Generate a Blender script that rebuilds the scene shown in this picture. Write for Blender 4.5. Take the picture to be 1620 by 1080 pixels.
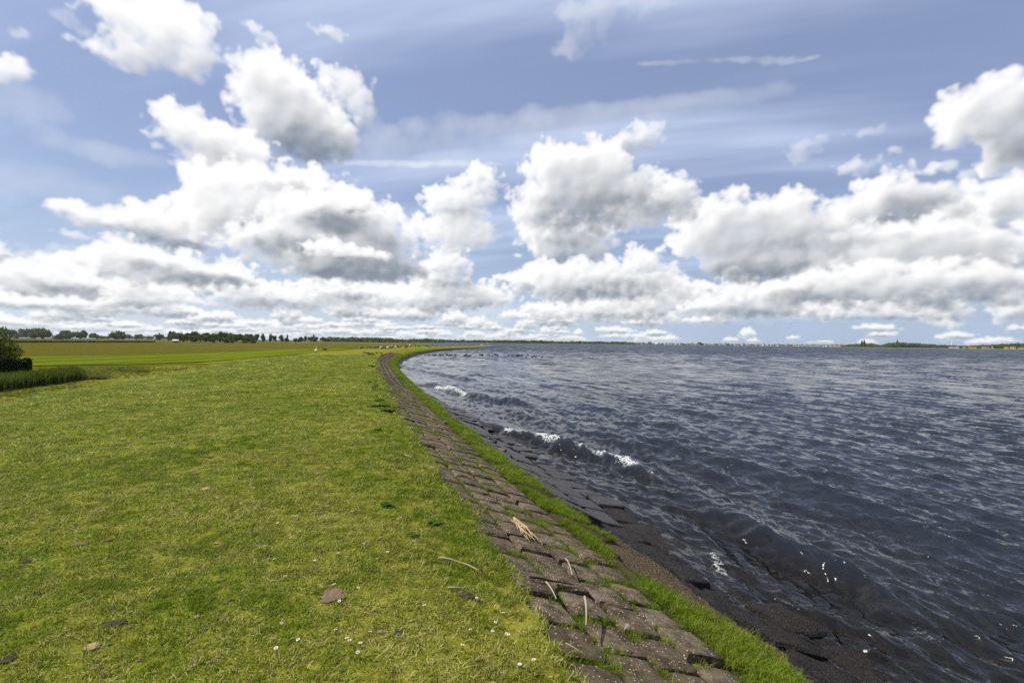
import bpy, bmesh, math, random, time
import numpy as np
from mathutils import Vector, Matrix, Euler

T0 = time.time()
R = math.radians
scene = bpy.context.scene
for o in list(bpy.data.objects):
    bpy.data.objects.remove(o, do_unlink=True)
col = scene.collection

# ------------------------------------------------------------------ camera, light, exposure
EYE = 3.1            # metres above the lake
FOC = 810.0          # focal length, in pixels of a 1620 px wide frame
ROLL = 0.0114
PITCH = 0.0015
cam_data = bpy.data.cameras.new('camera')
cam_data.sensor_width = 36.0
cam_data.lens = 36.0 * FOC / 1620.0
cam_data.clip_start = 0.05
cam_data.clip_end = 20000.0
camera = bpy.data.objects.new('camera', cam_data)
col.objects.link(camera)
CAM_M = Matrix.Rotation(R(90) + PITCH, 3, 'X') @ Matrix.Rotation(ROLL, 3, 'Z')
camera.matrix_world = Matrix.Translation((0, 0, EYE)) @ CAM_M.to_4x4()
scene.camera = camera

SUN_AZ, SUN_EL = -78.0, 50.0     # degrees, azimuth measured from the view axis to the right
sun_data = bpy.data.lights.new('sun', 'SUN')
sun_data.energy = 5.0
sun_data.angle = R(0.53)
sun_data.color = (1.0, 0.95, 0.86)
sun = bpy.data.objects.new('sun', sun_data)
col.objects.link(sun)
sdir = Vector((math.sin(R(SUN_AZ)) * math.cos(R(SUN_EL)), math.cos(R(SUN_AZ)) * math.cos(R(SUN_EL)), math.sin(R(SUN_EL))))
sun.location = sdir * 50
sun.rotation_euler = sdir.to_track_quat('Z', 'Y').to_euler()

scene.view_settings.view_transform = 'Standard'
scene.view_settings.look = 'None'
scene.view_settings.exposure = 0.45
scene.view_settings.gamma = 1.0
scene.view_settings.use_curve_mapping = False
scene.cycles.max_bounces = 6
scene.cycles.transparent_max_bounces = 16
scene.cycles.use_denoising = False
scene.cycles.sample_clamp_direct = 1.6
scene.cycles.caustics_reflective = False
scene.cycles.caustics_refractive = False
scene.cycles.sample_clamp_indirect = 4.0
scene.render.film_transparent = False

def px_dir(x, y):
    """world direction of a point of the 1620 x 1080 photograph"""
    return (CAM_M @ Vector(((x - 810.0) / FOC, (540.0 - y) / FOC, -1.0)))

def px_azel(x, y):
    d = px_dir(x, y)
    return math.degrees(math.atan2(d.x, d.y)), math.degrees(math.atan2(d.z, math.hypot(d.x, d.y)))

# ------------------------------------------------------------------ noise (numpy)
def _hash(ix, iy, seed):
    h = (ix.astype(np.int64) * 374761393 + iy.astype(np.int64) * 668265263 + seed * 974634777) & 0xFFFFFFFF
    h = ((h ^ (h >> 13)) * 1274126177) & 0xFFFFFFFF
    h = ((h ^ (h >> 16)) * 2246822519) & 0xFFFFFFFF
    return ((h ^ (h >> 15)) & 0xFFFFFF).astype(np.float32) / np.float32(0xFFFFFF)

def vnoise(x, y, seed):
    """gradient noise, about -1..1"""
    ix = np.floor(x); iy = np.floor(y)
    fx = (x - ix).astype(np.float32); fy = (y - iy).astype(np.float32)
    ux = fx * fx * fx * (fx * (fx * 6 - 15) + 10); uy = fy * fy * fy * (fy * (fy * 6 - 15) + 10)
    def g(dx, dy):
        a = _hash(ix + dx, iy + dy, seed) * np.float32(2 * math.pi)
        return np.cos(a) * (fx - dx) + np.sin(a) * (fy - dy)
    a = g(0, 0); b = g(1, 0); c = g(0, 1); d = g(1, 1)
    return ((a + (b - a) * ux) * (1 - uy) + (c + (d - c) * ux) * uy) * np.float32(1.5)

def fbm(x, y, seed, octv=5, gain=0.5):
    s = 0; a = 1.0; t = 0
    for k in range(octv):
        s = s + a * vnoise(x * 2.03 ** k + 17.3 * k, y * 2.03 ** k - 9.1 * k, seed + k); t += a; a *= gain
    return s / t

def worley(x, y, seed):
    ix = np.floor(x); iy = np.floor(y)
    best = np.full(x.shape, 9.0, np.float32)
    for dx in (-1, 0, 1):
        for dy in (-1, 0, 1):
            cx = ix + dx; cy = iy + dy
            px = cx + _hash(cx, cy, seed); py = cy + _hash(cx, cy, seed + 77)
            best = np.minimum(best, ((x - px) ** 2 + (y - py) ** 2).astype(np.float32))
    return np.sqrt(best)

def billow(x, y, seed, octv=4, gain=0.5):
    """cauliflower noise, 0..1, high inside the puffs"""
    s = 0; a = 1.0; t = 0
    for k in range(octv):
        s = s + a * (1.0 - np.clip(worley(x * 2.1 ** k + 5.2 * k, y * 2.1 ** k + 3.7 * k, seed + 13 * k), 0, 1)); t += a; a *= gain
    return s / t

def smooth(a, b, x):
    t = np.clip((x - a) / (b - a), 0, 1)
    return t * t * (3 - 2 * t)

# ------------------------------------------------------------------ the clouds: thickness and light of each cumulus
def shift(a, dy, dx):
    """a sampled at (row+dy, col+dx), zero outside"""
    out = np.zeros_like(a)
    h, w = a.shape
    y0, y1 = max(0, -dy), min(h, h - dy)
    x0, x1 = max(0, -dx), min(w, w - dx)
    if y1 > y0 and x1 > x0:
        out[y0:y1, x0:x1] = a[y0 + dy:y1 + dy, x0 + dx:x1 + dx]
    return out

def blur(a, n):
    for _ in range(2):
        for ax in (0, 1):
            k = 2 * n + 1
            p = np.pad(a, [(n + 1, n) if i == ax else (0, 0) for i in (0, 1)], mode='edge')
            c = np.cumsum(p, axis=ax, dtype=np.float64)
            a = ((c[k:] - c[:-k]) if ax == 0 else (c[:, k:] - c[:, :-k])) / k
            a = a.astype(np.float32)
    return a

class Sky:
    def __init__(s, az0, az1, el0, el1, res):
        s.az0, s.el0, s.res = az0, el0, res
        s.w = int(round((az1 - az0) / res)); s.h = int(round((el1 - el0) / res))
        s.az1 = az0 + s.w * res; s.el1 = el0 + s.h * res
        s.rgb = np.zeros((s.h, s.w, 3), np.float32)        # premultiplied
        s.a = np.zeros((s.h, s.w), np.float32)
    def grid(s, box=None):
        x0, x1, y0, y1 = box or (0, s.w, 0, s.h)
        return np.meshgrid(s.az0 + (np.arange(x0, x1) + 0.5) * s.res, s.el0 + (np.arange(y0, y1) + 0.5) * s.res)
    def put(s, box, rgb, a):
        x0, x1, y0, y1 = box
        a = np.clip(a, 0, 1)
        s.rgb[y0:y1, x0:x1] = rgb * a[..., None] + s.rgb[y0:y1, x0:x1] * (1 - a[..., None])
        s.a[y0:y1, x0:x1] = a + s.a[y0:y1, x0:x1] * (1 - a)

LIT = np.array((1.0, 0.995, 0.99), np.float32)
SHADE = np.array((0.215, 0.25, 0.30), np.float32)
AIR = np.array((0.60, 0.70, 0.80), np.float32)

def light(tau, sky, AZ, EL, c, reach):
    """light that gets through the cloud from the side of the sun, in direction space"""
    la = max(SUN_AZ, -62.0) - float(AZ.mean()); le = SUN_EL + 20 - float(EL.mean())
    n = math.hypot(la, le); la /= n; le /= n
    la *= 0.75
    acc = np.zeros_like(tau)
    t = 0.0; st = sky.res * 1.5
    while t < reach:
        k = int(st / sky.res * 0.55)
        src = blur(tau, k) if k > 0 else tau
        acc += shift(src, int(round(le * (t + st * .5) / sky.res)), int(round(la * (t + st * .5) / sky.res))) * st
        t += st; st *= 1.35
    return np.exp(-acc * c)

def relief(D, sky, AZ, EL, scales):
    """how far each puff faces the sun: the thickness rises away from it"""
    la = max(SUN_AZ, -62.0) - float(AZ.mean()); le = SUN_EL + 20 - float(EL.mean())
    n = math.hypot(la, le); la *= 0.8 / n; le /= n
    r = 0
    for sc, wt in scales:
        k = max(1, int(sc / sky.res * 0.3))
        B = blur(D, k)
        d = sc * 0.5 / sky.res
        r = r + wt * (shift(B, int(round(-le * d)), int(round(-la * d))) - shift(B, int(round(le * d)), int(round(la * d))))
    return r

def cumulus(sky, ells, seed, lam=2.4, amp=0.95, dens=3.2, shade=1.0, wisp=0.0, opac=1.0, warp=0.35, deep=()):
    """ells: (az, el, r_az, r_el[, weight]) in degrees"""
    m = 1.55
    x0 = max(0, int((min(e[0] - e[2] * m for e in ells) - sky.az0) / sky.res)); x1 = min(sky.w, int((max(e[0] + e[2] * m for e in ells) - sky.az0) / sky.res) + 1)
    y0 = max(0, int((min(e[1] - e[3] * m for e in ells) - sky.el0) / sky.res)); y1 = min(sky.h, int((max(e[1] + e[3] * m for e in ells) - sky.el0) / sky.res) + 1)
    if x1 - x0 < 3 or y1 - y0 < 3: return
    box = (x0, x1, y0, y1)
    AZ, EL = sky.grid(box)
    wx = fbm(AZ / lam, EL / lam, seed, 4); wy = fbm(AZ / lam + 31, EL / lam - 12, seed + 5, 4)
    A2 = AZ + wx * lam * warp; E2 = EL + wy * lam * warp
    M = np.zeros(AZ.shape, np.float32)
    for e in ells:
        q2 = ((A2 - e[0]) / e[2]) ** 2 + ((E2 - e[1]) / e[3]) ** 2
        M += (e[4] if len(e) > 4 else 1.0) * np.exp(-1.15 * q2).astype(np.float32)
    M = M / (M + 0.62) * 1.62 - 0.50      # 0 about at the edge of an ellipse
    bx = AZ / lam + 0.22 * wy; by = EL / lam * 1.1 + 0.22 * wx
    W = billow(bx, by, seed + 40, 4, 0.48)
    F = fbm(AZ / lam * 1.5, EL / lam * 1.8, seed + 60, 6, 0.52)
    N = (W - 0.56) * 1.5 * (1 - wisp) + F * (0.58 + 0.7 * wisp)
    D = M + N * amp * (0.55 + 0.40 * np.clip(0.9 - M, 0, 1))
    D = D - np.clip(-0.12 - M, 0, None) * 1.6
    tau = np.clip(D, 0, None)
    # crisp on the sunny side, frayed elsewhere
    fray = smooth(-0.35, 0.45, fbm(AZ / lam * 0.6 + 9, EL / lam * 0.6, seed + 80, 3))
    up = np.clip(relief(M, sky, AZ, EL, ((lam * 1.2, 1.2),)) * 1.4 + 0.35, 0, 1)
    kk = (3.2 + 8.5 * up * (0.35 + 0.65 * fray)) * (1 - 0.62 * wisp)
    alpha = (1 - np.exp(-(tau ** 1.25) * kk)) * opac
    alpha = blur(alpha.astype(np.float32), 1) if sky.res < 0.1 else alpha
    size = max(max(e[3] for e in ells), 0.5)
    tb = blur(np.clip(M, 0, None), max(1, int(lam * 0.12 / sky.res))) * 0.65 + 0.35 * tau
    big = light(tb, sky, AZ, EL, dens * 0.22 * shade / (0.55 * size + 0.9), min(size * 2.4, 9.0))
    rl = relief(D, sky, AZ, EL, ((lam * 0.9, 0.30), (lam * 0.42, 0.34), (lam * 0.18, 0.30), (lam * 0.08, 0.18)))
    T = np.zeros(AZ.shape, np.float32)
    for e in deep:
        T += (e[4] if len(e) > 4 else 1.0) * np.exp(-1.2 * (((A2 - e[0]) / e[2]) ** 2 + ((E2 - e[1]) / e[3]) ** 2)).astype(np.float32)
    big = big * np.exp(-1.9 * T * np.clip(0.95 + 0.55 * (N - 0.1), 0.3, 1.6))
    L = big * 1.10 + 0.05 + rl * (0.46 + 0.32 * big) * (1 - 0.55 * wisp) * (0.6 + 0.4 * shade)
    L = L + 0.20 * np.exp(-tau * 3.0) * (1 - L)
    L = np.clip(L, 0.0, 1.0)
    rgb = SHADE + (LIT - SHADE) * L[..., None]
    hz = (0.50 * np.exp(-np.clip(EL, 0, 90) / 2.6))[..., None]
    rgb = rgb * (1 - hz) + (AIR + (LIT - AIR) * 0.55 * L[..., None]) * hz
    sky.put(box, rgb.astype(np.float32), alpha.astype(np.float32))

def P(*v):
    """ellipses given as pixels of the photograph -> degrees of azimuth and elevation"""
    out = []
    for e in v:
        x, y, rx, ry = e[:4]
        a, b = px_azel(x, y)
        a0, _ = px_azel(x - rx * .5, y); a1, _ = px_azel(x + rx * .5, y)
        _, b0 = px_azel(x, y + ry * .5); _, b1 = px_azel(x, y - ry * .5)
        out.append((a, b, a1 - a0, b1 - b0) + tuple(e[4:]))
    return out

def rows(sky, seed, rng, top=7.0, gap=(0.0, 0.0)):
    """ranks of ever smaller clouds towards the horizon"""
    els = [0.35]
    while els[-1] < top: els.append(els[-1] * 1.16 + 0.10)
    for k, e in enumerate(els):
        n = int((sky.az1 - sky.az0) / (e * 2.6 + 1.0) * 1.25)
        for j in range(n):
            a = rng.uniform(sky.az0, sky.az1)
            w = (e * 0.62 + 0.55) * rng.uniform(0.6, 1.5); h = (e * 0.14 + 0.13) * rng.uniform(0.6, 1.5)
            if gap[0] < a and e < gap[1]: 
                if rng.random() < 0.75: continue
            el = e + rng.uniform(-.15, .15) * e
            ells = [(a, el, w, h)]
            for q in range(3):
                ells.append((a + rng.uniform(-.6, .6) * w, el + rng.uniform(0.0, 1.1) * h, w * rng.uniform(.25, .5), h * rng.uniform(.6, 1.0)))
            cumulus(sky, ells, seed + k * 131 + j * 7, lam=0.30 + e * 0.16, amp=0.95, dens=3.6, shade=1.0, deep=((a, el - h * .45, w * 1.1, h * .55, rng.uniform(.3, 1.3)),))

def veil(sky, seed):
    """thin high cloud in long streaks"""
    AZ, EL = sky.grid()
    px = np.sin(np.radians(AZ)) / np.tan(np.radians(np.clip(EL, 2, 90)) + 0.12); py = np.cos(np.radians(AZ)) / np.tan(np.radians(np.clip(EL, 2, 90)) + 0.12)
    u = px * 0.96 - py * 0.28; v = px * 0.28 + py * 0.96
    n = fbm(u * 0.55, v * 2.3 + 3.1, seed, 5, 0.5)
    n2 = fbm(u * 0.35 + 4, v * 0.8 - 2, seed + 9, 3, 0.5)
    st = smooth(-0.30, 0.70, n + 0.6 * n2)
    low = np.exp(-np.clip(EL - 0.5, 0, 90) / 8.0)
    a = 1 - (1 - (0.50 + 0.40 * st)) * (1 - 0.55 * low)
    c = np.array((0.33, 0.385, 0.60), np.float32) * (1 - st[..., None]) + np.array((0.54, 0.61, 0.79), np.float32) * st[..., None]
    c = c * (1 - low[..., None]) + np.array((0.37, 0.47, 0.65), np.float32) * low[..., None]
    pale = (np.exp(-np.clip(EL, 0, 90) / 5.5) * smooth(26.0, -8.0, AZ) * smooth(-120, -60, AZ) * 0.85)[..., None]
    c = c * (1 - pale) + np.array((0.62, 0.69, 0.77), np.float32) * pale
    sky.put((0, sky.w, 0, sky.h), (c * np.array((1.12, 1.15, 1.17), np.float32)).astype(np.float32), a.astype(np.float32))

def build_front():
    sky = Sky(-62, 62, -1.0, 52.0, 0.055)
    rng = random.Random(5)
    veil(sky, 3)
    C0 = lambda seed, *e, **k: cumulus(sky, P(*e), seed, **k)
    C0(1, (640, 235, 150, 26), (800, 205, 170, 24), (960, 180, 160, 20), (1120, 160, 150, 16), wisp=1.0, lam=5.0, opac=.34, shade=.2, warp=.12, amp=.5)
    C0(3, (60, 290, 200, 30), (180, 245, 120, 16), (20, 160, 90, 40), wisp=1.0, lam=5.0, opac=.26, shade=.2, warp=.12, amp=.5)
    rows(sky, 900, rng, top=7.0, gap=(8.0, 2.4))
    def C(seed, *e, deep=(), **k):
        cumulus(sky, [(a, b, c * 0.97, d * 0.95) + tuple(w) for a, b, c, d, *w in P(*e)], seed, deep=P(*deep), **k)
    # thin scraps
    C(11, (512, 47, 30, 9), (530, 58, 14, 9), wisp=.75, lam=1.6, opac=.75, shade=.5)
    C(12, (400, 42, 22, 10), (422, 62, 18, 12), wisp=.7, lam=1.6, opac=.7, shade=.5)
    C(13, (28, 54, 22, 10), wisp=.85, lam=1.8, opac=.5, shade=.4)
    C(14, (112, 30, 26, 12), (130, 50, 14, 10), wisp=.9, lam=2.2, opac=.4, shade=.4)
    C(15, (930, 30, 40, 40), (965, 10, 60, 18), (905, 75, 30, 20), (1040, 5, 50, 14), wisp=1.0, lam=3.2, opac=.33, shade=.3)
    C(16, *[(x, 97 + 2 * math.sin(x * .02), 30, 3.2) for x in range(1040, 1270, 22)], wisp=.95, lam=3.2, opac=.30, shade=.2, warp=.08)
    C(17, *[(x, 259, 34, 4.0) for x in range(560, 790, 24)], wisp=.9, lam=3.0, opac=.45, shade=.2, warp=.08)
    C(18, (1290, 226, 42, 14), (1260, 250, 20, 14), (1380, 205, 26, 8), wisp=.95, lam=1.8, opac=.42, shade=.4)
    C(19, (1352, 265, 36, 16), (1415, 240, 22, 8), wisp=.8, lam=1.5, opac=.62, shade=.5)
    C(20, (1538, 282, 26, 18), (1500, 262, 16, 10), wisp=.6, lam=1.5, opac=.62, shade=.9)
    C(21, (118, 370, 36, 8), (250, 232, 16, 8), wisp=.8, lam=1.4, opac=.6, shade=.4)
    # low banks behind
    C(29, (100, 420, 160, 30), (320, 465, 160, 24), (560, 470, 160, 24), (800, 500, 120, 18), (1150, 500, 160, 16), lam=1.6, opac=.28, wisp=.6, shade=.7)
    C(30, (60, 452, 90, 28), (20, 430, 50, 26), (110, 432, 60, 32), (170, 465, 60, 18), lam=1.5, shade=1.0, deep=((110, 458, 60, 8, 1.0), (40, 470, 60, 7, 1.0)))
    C(31, (30, 478, 120, 14), (150, 486, 90, 12), (260, 470, 70, 22), (215, 450, 50, 22), lam=1.2, shade=1.0, deep=((220, 486, 60, 7, 1.0), (60, 488, 90, 5, .8)))
    C(32, (400, 466, 90, 18), (380, 452, 40, 18), (520, 460, 60, 18), (600, 466, 70, 20), (470, 482, 120, 12), lam=1.2, shade=1.0, deep=((560, 470, 40, 7, .9), (430, 480, 60, 6, .7)))
    C(33, (720, 468, 60, 22), (770, 466, 50, 18), (690, 430, 46, 30), (715, 412, 28, 22), (650, 470, 60, 20), lam=1.3, shade=.9, deep=((720, 450, 40, 7, .6), (740, 490, 60, 6, .7)))
    C(34, (1010, 480, 100, 20), (1080, 466, 46, 24), (900, 490, 70, 12), lam=1.3, shade=1.0, deep=((1010, 500, 90, 8, 1.0),))
    C(35, (1180, 468, 80, 28), (1250, 490, 110, 14), (1140, 490, 70, 14), lam=1.4, shade=1.0, deep=((1180, 494, 100, 8, 1.0),))
    C(36, (1420, 496, 70, 14), (1500, 512, 30, 7), (1350, 488, 90, 14), lam=1.2, shade=1.0, deep=((1400, 504, 90, 5, .8),))
    C(37, (1612, 492, 48, 22), (1640, 480, 44, 26), lam=1.3, shade=1.2, deep=((1620, 502, 40, 9, 1.0),))
    C(38, (0, 406, 22, 18), lam=1.4, shade=1.2, deep=((0, 412, 24, 10, 1.0),))
    # the long bank on the right
    C(50, (1560, 330, 90, 44), (1600, 310, 45, 26), (1650, 340, 70, 60), (1500, 350, 70, 30), lam=2.0, shade=.8, deep=((1560, 372, 90, 12, .6),))
    C(51, (1420, 308, 74, 42), (1390, 335, 60, 36), (1480, 330, 60, 34), (1330, 345, 50, 26), lam=2.2, shade=.8, deep=((1440, 330, 60, 18, .75), (1400, 350, 60, 10, .5)))
    C(52, (1248, 312, 26, 18), (1235, 330, 30, 16), lam=1.6, shade=.5)
    C(53, (1340, 400, 150, 40), (1450, 385, 110, 40), (1560, 400, 120, 44), (1660, 410, 60, 40), lam=2.1, shade=.8, deep=((1480, 430, 130, 10, .9), (1320, 385, 90, 10, .5), (1600, 420, 60, 14, .6)))
    C(54, (1320, 452, 110, 34), (1430, 450, 130, 36), (1560, 455, 130, 40), (1240, 465, 60, 20), lam=1.8, shade=.9, deep=((1370, 482, 130, 10, 1.1), (1540, 470, 120, 18, 1.2), (1270, 470, 60, 12, .9)))
    C(55, (1130, 342, 62, 38), (1195, 345, 50, 40), (1150, 390, 74, 40), (1190, 420, 70, 26), (1250, 405, 80, 34), (1300, 375, 60, 34), (1100, 372, 38, 28), (1260, 350, 50, 40), lam=2.2, shade=.8, deep=((1180, 432, 60, 15, 1.6), (1260, 388, 80, 12, .5), (1260, 426, 60, 8, .8)))
    # the tall one in the middle
    C(60, (1000, 226, 36, 20), (1022, 210, 26, 20), (975, 235, 24, 16), wisp=.3, lam=1.7, opac=.85, shade=.5, deep=((1005, 235, 30, 12, .6),))
    C(61, (905, 395, 60, 32), (920, 370, 50, 28), (860, 370, 40, 40), lam=1.8, shade=.9, deep=((905, 412, 44, 10, 1.0), (900, 380, 50, 12, .5)))
    C(62, (1022, 318, 64, 36), (1068, 302, 32, 28), (1080, 330, 30, 24), (1000, 340, 60, 24), lam=1.9, shade=.7, deep=((1030, 330, 50, 14, .8),))
    C(63, (900, 254, 58, 36), (868, 262, 34, 28), (950, 262, 42, 36), (905, 310, 80, 46), (990, 302, 66, 42), (850, 335, 40, 34), (930, 345, 66, 28), lam=2.2, shade=.8, deep=((915, 345, 60, 16, 1.3), (970, 318, 60, 13, .6), (880, 318, 50, 10, .3)))
    C(64, (960, 440, 84, 34), (1020, 418, 36, 30), (900, 445, 60, 26), (930, 462, 80, 16), (1060, 458, 44, 22), (870, 430, 40, 20), lam=1.7, shade=.8, deep=((950, 466, 70, 11, 1.4), (990, 450, 50, 9, .6)))
    # the loose one left of it
    C(65, (762, 290, 36, 28), (730, 318, 42, 28), (700, 312, 36, 20), (752, 272, 12, 14), (735, 352, 40, 26), (690, 365, 60, 28), (762, 376, 30, 14), (720, 385, 36, 20), wisp=.25, lam=1.7, shade=.5, deep=((725, 335, 30, 8, .4),))
    # the great diagonal one
    C(70, (555, 150, 40, 44), (530, 125, 36, 24), (575, 175, 18, 26), wisp=.3, lam=2.0, opac=.9, shade=.4)
    C(71, (430, 125, 68, 42), (395, 98, 42, 20), (470, 175, 80, 54), (500, 225, 62, 44), (430, 200, 50, 54), (535, 225, 26, 36), lam=2.4, shade=.75, deep=((495, 245, 56, 26, 1.8), (480, 220, 50, 18, .4)))
    C(72, (300, 205, 58, 38), (270, 185, 34, 22), (345, 235, 56, 38), (395, 255, 56, 40), (340, 270, 50, 26), lam=2.1, shade=.5, deep=((350, 245, 50, 18, .3),))
    C(73, (210, 350, 66, 24), (130, 338, 44, 18), (260, 345, 66, 32), (310, 370, 50, 28), (105, 325, 20, 9), (255, 378, 66, 22), (330, 330, 50, 30), lam=1.7, shade=.7, deep=((270, 384, 60, 8, .9), (210, 365, 50, 8, .5)))
    C(74, (230, 415, 76, 32), (180, 400, 40, 28), (330, 428, 76, 24), (290, 440, 90, 14), (370, 440, 36, 10), lam=1.6, shade=.8, deep=((330, 444, 60, 10, 1.4), (250, 424, 50, 9, .7)))
    C(75, (360, 305, 64, 44), (325, 290, 34, 28), (430, 300, 84, 38), (500, 305, 66, 40), (400, 350, 84, 38), (340, 345, 44, 34), lam=2.2, shade=.55, deep=((400, 365, 50, 14, .5), (470, 300, 50, 10, .35)))
    C(76, (500, 340, 90, 44), (550, 345, 54, 44), (430, 385, 84, 30), (520, 400, 94, 38), (590, 410, 66, 36), (610, 365, 46, 38), (640, 432, 38, 13), (570, 430, 80, 16), lam=2.2, shade=.7, deep=((530, 352, 46, 16, 2.3), (450, 390, 46, 16, 1.8), (600, 424, 66, 16, 2.2), (540, 430, 60, 10, 1.4), (610, 385, 30, 20, .7)))
    C(77, (535, 318, 46, 20), (575, 320, 20, 18), (490, 325, 30, 14), lam=1.6, shade=.5, deep=((545, 338, 40, 6, .8),))
    C(78, (545, 400, 56, 13), (520, 388, 34, 15), (600, 405, 24, 9), lam=1.3, shade=.5, deep=((560, 412, 50, 5, .8),))
    # the bright ones at the top
    C(80, (20, 104, 34, 18), (5, 118, 26, 16), wisp=.3, lam=1.8, shade=.3)
    C(81, (235, 30, 80, 44), (180, 15, 44, 26), (285, 55, 60, 44), (225, 80, 54, 38), (318, 92, 26, 36), (150, 74, 40, 12), (205, 108, 30, 14), (270, 10, 50, 24), wisp=.2, lam=2.5, shade=.32)
    C(82, (1560, 165, 74, 40), (1520, 180, 44, 36), (1620, 180, 70, 60), (1600, 235, 54, 44), (1660, 230, 60, 60), (1500, 215, 28, 22), lam=2.4, shade=.75, deep=((1610, 240, 60, 26, .9), (1570, 215, 50, 10, .3)))
    return sky

def build_dome():
    sky = Sky(-180, 180, -1.0, 90.0, 0.25)
    rng = random.Random(11)
    veil(sky, 3)
    rows(sky, 4000, rng, top=8.0)
    for k in range(70):
        a = rng.uniform(-180, 180); e = rng.uniform(7, 60); s = (0.10 * e + 2.2) * rng.uniform(0.7, 1.5)
        ells = [(a + rng.uniform(-1, 1) * s * 1.2, e + rng.uniform(-.3, .6) * s * .6, s * rng.uniform(.5, 1.0) / max(.35, math.cos(R(e))), s * rng.uniform(.3, .6)) for _ in range(5)]
        cumulus(sky, ells, 5000 + 17 * k, lam=1.2 + 0.05 * e, shade=1.0)
    return sky

def to_image(name, sky):
    im = bpy.data.images.new(name, sky.w, sky.h, alpha=True, float_buffer=True)
    im.colorspace_settings.name = 'Non-Color'
    im.alpha_mode = 'CHANNEL_PACKED'
    px = np.empty((sky.h, sky.w, 4), np.float32)
    px[..., :3] = sky.rgb; px[..., 3] = sky.a
    im.pixels.foreach_set(px.ravel())
    im.update(); im.pack()
    return im

# ------------------------------------------------------------------ world: Nishita sky, with the clouds laid over it by direction
world = bpy.data.worlds.new('World')
scene.world = world
world.use_nodes = True
wt = world.node_tree
wt.nodes.clear()
SKY_STRENGTH = 0.070
CLOUD_GAIN = 0.76

class G:
    """small helper that writes node graphs"""
    def __init__(s, nt): s.nt = nt
    def n(s, kind, ins=None, **props):
        nd = s.nt.nodes.new(kind)
        for k, v in props.items(): setattr(nd, k, v)
        for k, v in (ins or {}).items(): s.put(nd.inputs[k], v)
        return nd
    def put(s, sock, v):
        if isinstance(v, bpy.types.NodeSocket): s.nt.links.new(v, sock)
        elif isinstance(v, bpy.types.Node): s.nt.links.new(v.outputs[0], sock)
        elif isinstance(v, tuple) and len(v) == 3 and sock.type == 'RGBA': sock.default_value = v + (1.0,)
        else: sock.default_value = v
    def m(s, op, a, b=None, c=None, clamp=False):
        nd = s.nt.nodes.new('ShaderNodeMath'); nd.operation = op; nd.use_clamp = clamp
        for i, v in enumerate((a, b, c)):
            if v is not None: s.put(nd.inputs[i], v)
        return nd.outputs[0]
    def vm(s, op, a, b=None, c=None):
        nd = s.nt.nodes.new('ShaderNodeVectorMath'); nd.operation = op
        for i, v in enumerate((a, b, c)):
            if v is None: continue
            if op == 'SCALE' and i == 1: s.put(nd.inputs['Scale'], v)
            else: s.put(nd.inputs[i], v)
        return nd.outputs[0]
    def mix(s, f, a, b, blend='MIX'):
        nd = s.nt.nodes.new('ShaderNodeMix'); nd.data_type = 'RGBA'; nd.blend_type = blend
        s.put(nd.inputs[0], f); s.put(nd.inputs[6], a); s.put(nd.inputs[7], b)
        return nd.outputs[2]
    def ss(s, x, a, b, lo=0.0, hi=1.0):
        nd = s.nt.nodes.new('ShaderNodeMapRange'); nd.interpolation_type = 'SMOOTHSTEP'
        for i, v in enumerate((x, a, b, lo, hi)): s.put(nd.inputs[i], v)
        return nd.outputs[0]
    def noise(s, vec, scale, detail=4.0, rough=0.55, dist=0.0):
        nd = s.n('ShaderNodeTexNoise', {'Scale': scale, 'Detail': detail, 'Roughness': rough, 'Distortion': dist})
        if vec is not None: s.put(nd.inputs['Vector'], vec)
        return nd.outputs[0]
    def voro(s, vec, scale, feature='F1', out=0):
        nd = s.n('ShaderNodeTexVoronoi', {'Scale': scale}, feature=feature)
        if vec is not None: s.put(nd.inputs['Vector'], vec)
        return nd.outputs[out]

front_sky = build_front()
img_front = to_image('cloud_field', front_sky)
img_dome = to_image('cloud_dome', build_dome())
g = G(wt)
tc = g.n('ShaderNodeTexCoord')
sep = g.n('ShaderNodeSeparateXYZ', {0: tc.outputs['Generated']})
az = g.m('DEGREES', g.m('ARCTAN2', sep.outputs[0], sep.outputs[1]))
el = g.m('DEGREES', g.m('ARCSINE', sep.outputs[2]))
def uv(im_sky_az0, az1, el0, el1):
    u = g.m('DIVIDE', g.m('SUBTRACT', az, im_sky_az0), az1 - im_sky_az0)
    v = g.m('DIVIDE', g.m('SUBTRACT', g.m('MAXIMUM', el, el0 + .2), el0), el1 - el0)
    return g.n('ShaderNodeCombineXYZ', {0: u, 1: v}).outputs[0]
t1 = g.n('ShaderNodeTexImage', {0: uv(front_sky.az0, front_sky.az1, front_sky.el0, front_sky.el1)}, image=img_front, extension='EXTEND', interpolation='Cubic')
t2 = g.n('ShaderNodeTexImage', {0: uv(-180.0, 180.0, -1.0, 90.0)}, image=img_dome, extension='EXTEND')
inside = g.m('MULTIPLY', g.ss(g.m('ABSOLUTE', az), 54.0, 61.0, 1.0, 0.0), g.ss(el, 44.0, 51.0, 1.0, 0.0))
crgb = g.mix(inside, t2.outputs[0], t1.outputs[0])
ca = g.m('ADD', g.m('MULTIPLY', t2.outputs[1], g.m('SUBTRACT', 1.0, inside)), g.m('MULTIPLY', t1.outputs[1], inside))
nish = g.n('ShaderNodeTexSky', sky_type='NISHITA', sun_disc=False, sun_elevation=R(SUN_EL), sun_rotation=R(SUN_AZ),
           altitude=0.0, air_density=1.0, dust_density=0.6, ozone_density=2.2)
clear = g.vm('SCALE', nish.outputs[0], g.m('SUBTRACT', 1.0, ca))
cl = g.vm('SCALE', crgb, CLOUD_GAIN / SKY_STRENGTH)
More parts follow.
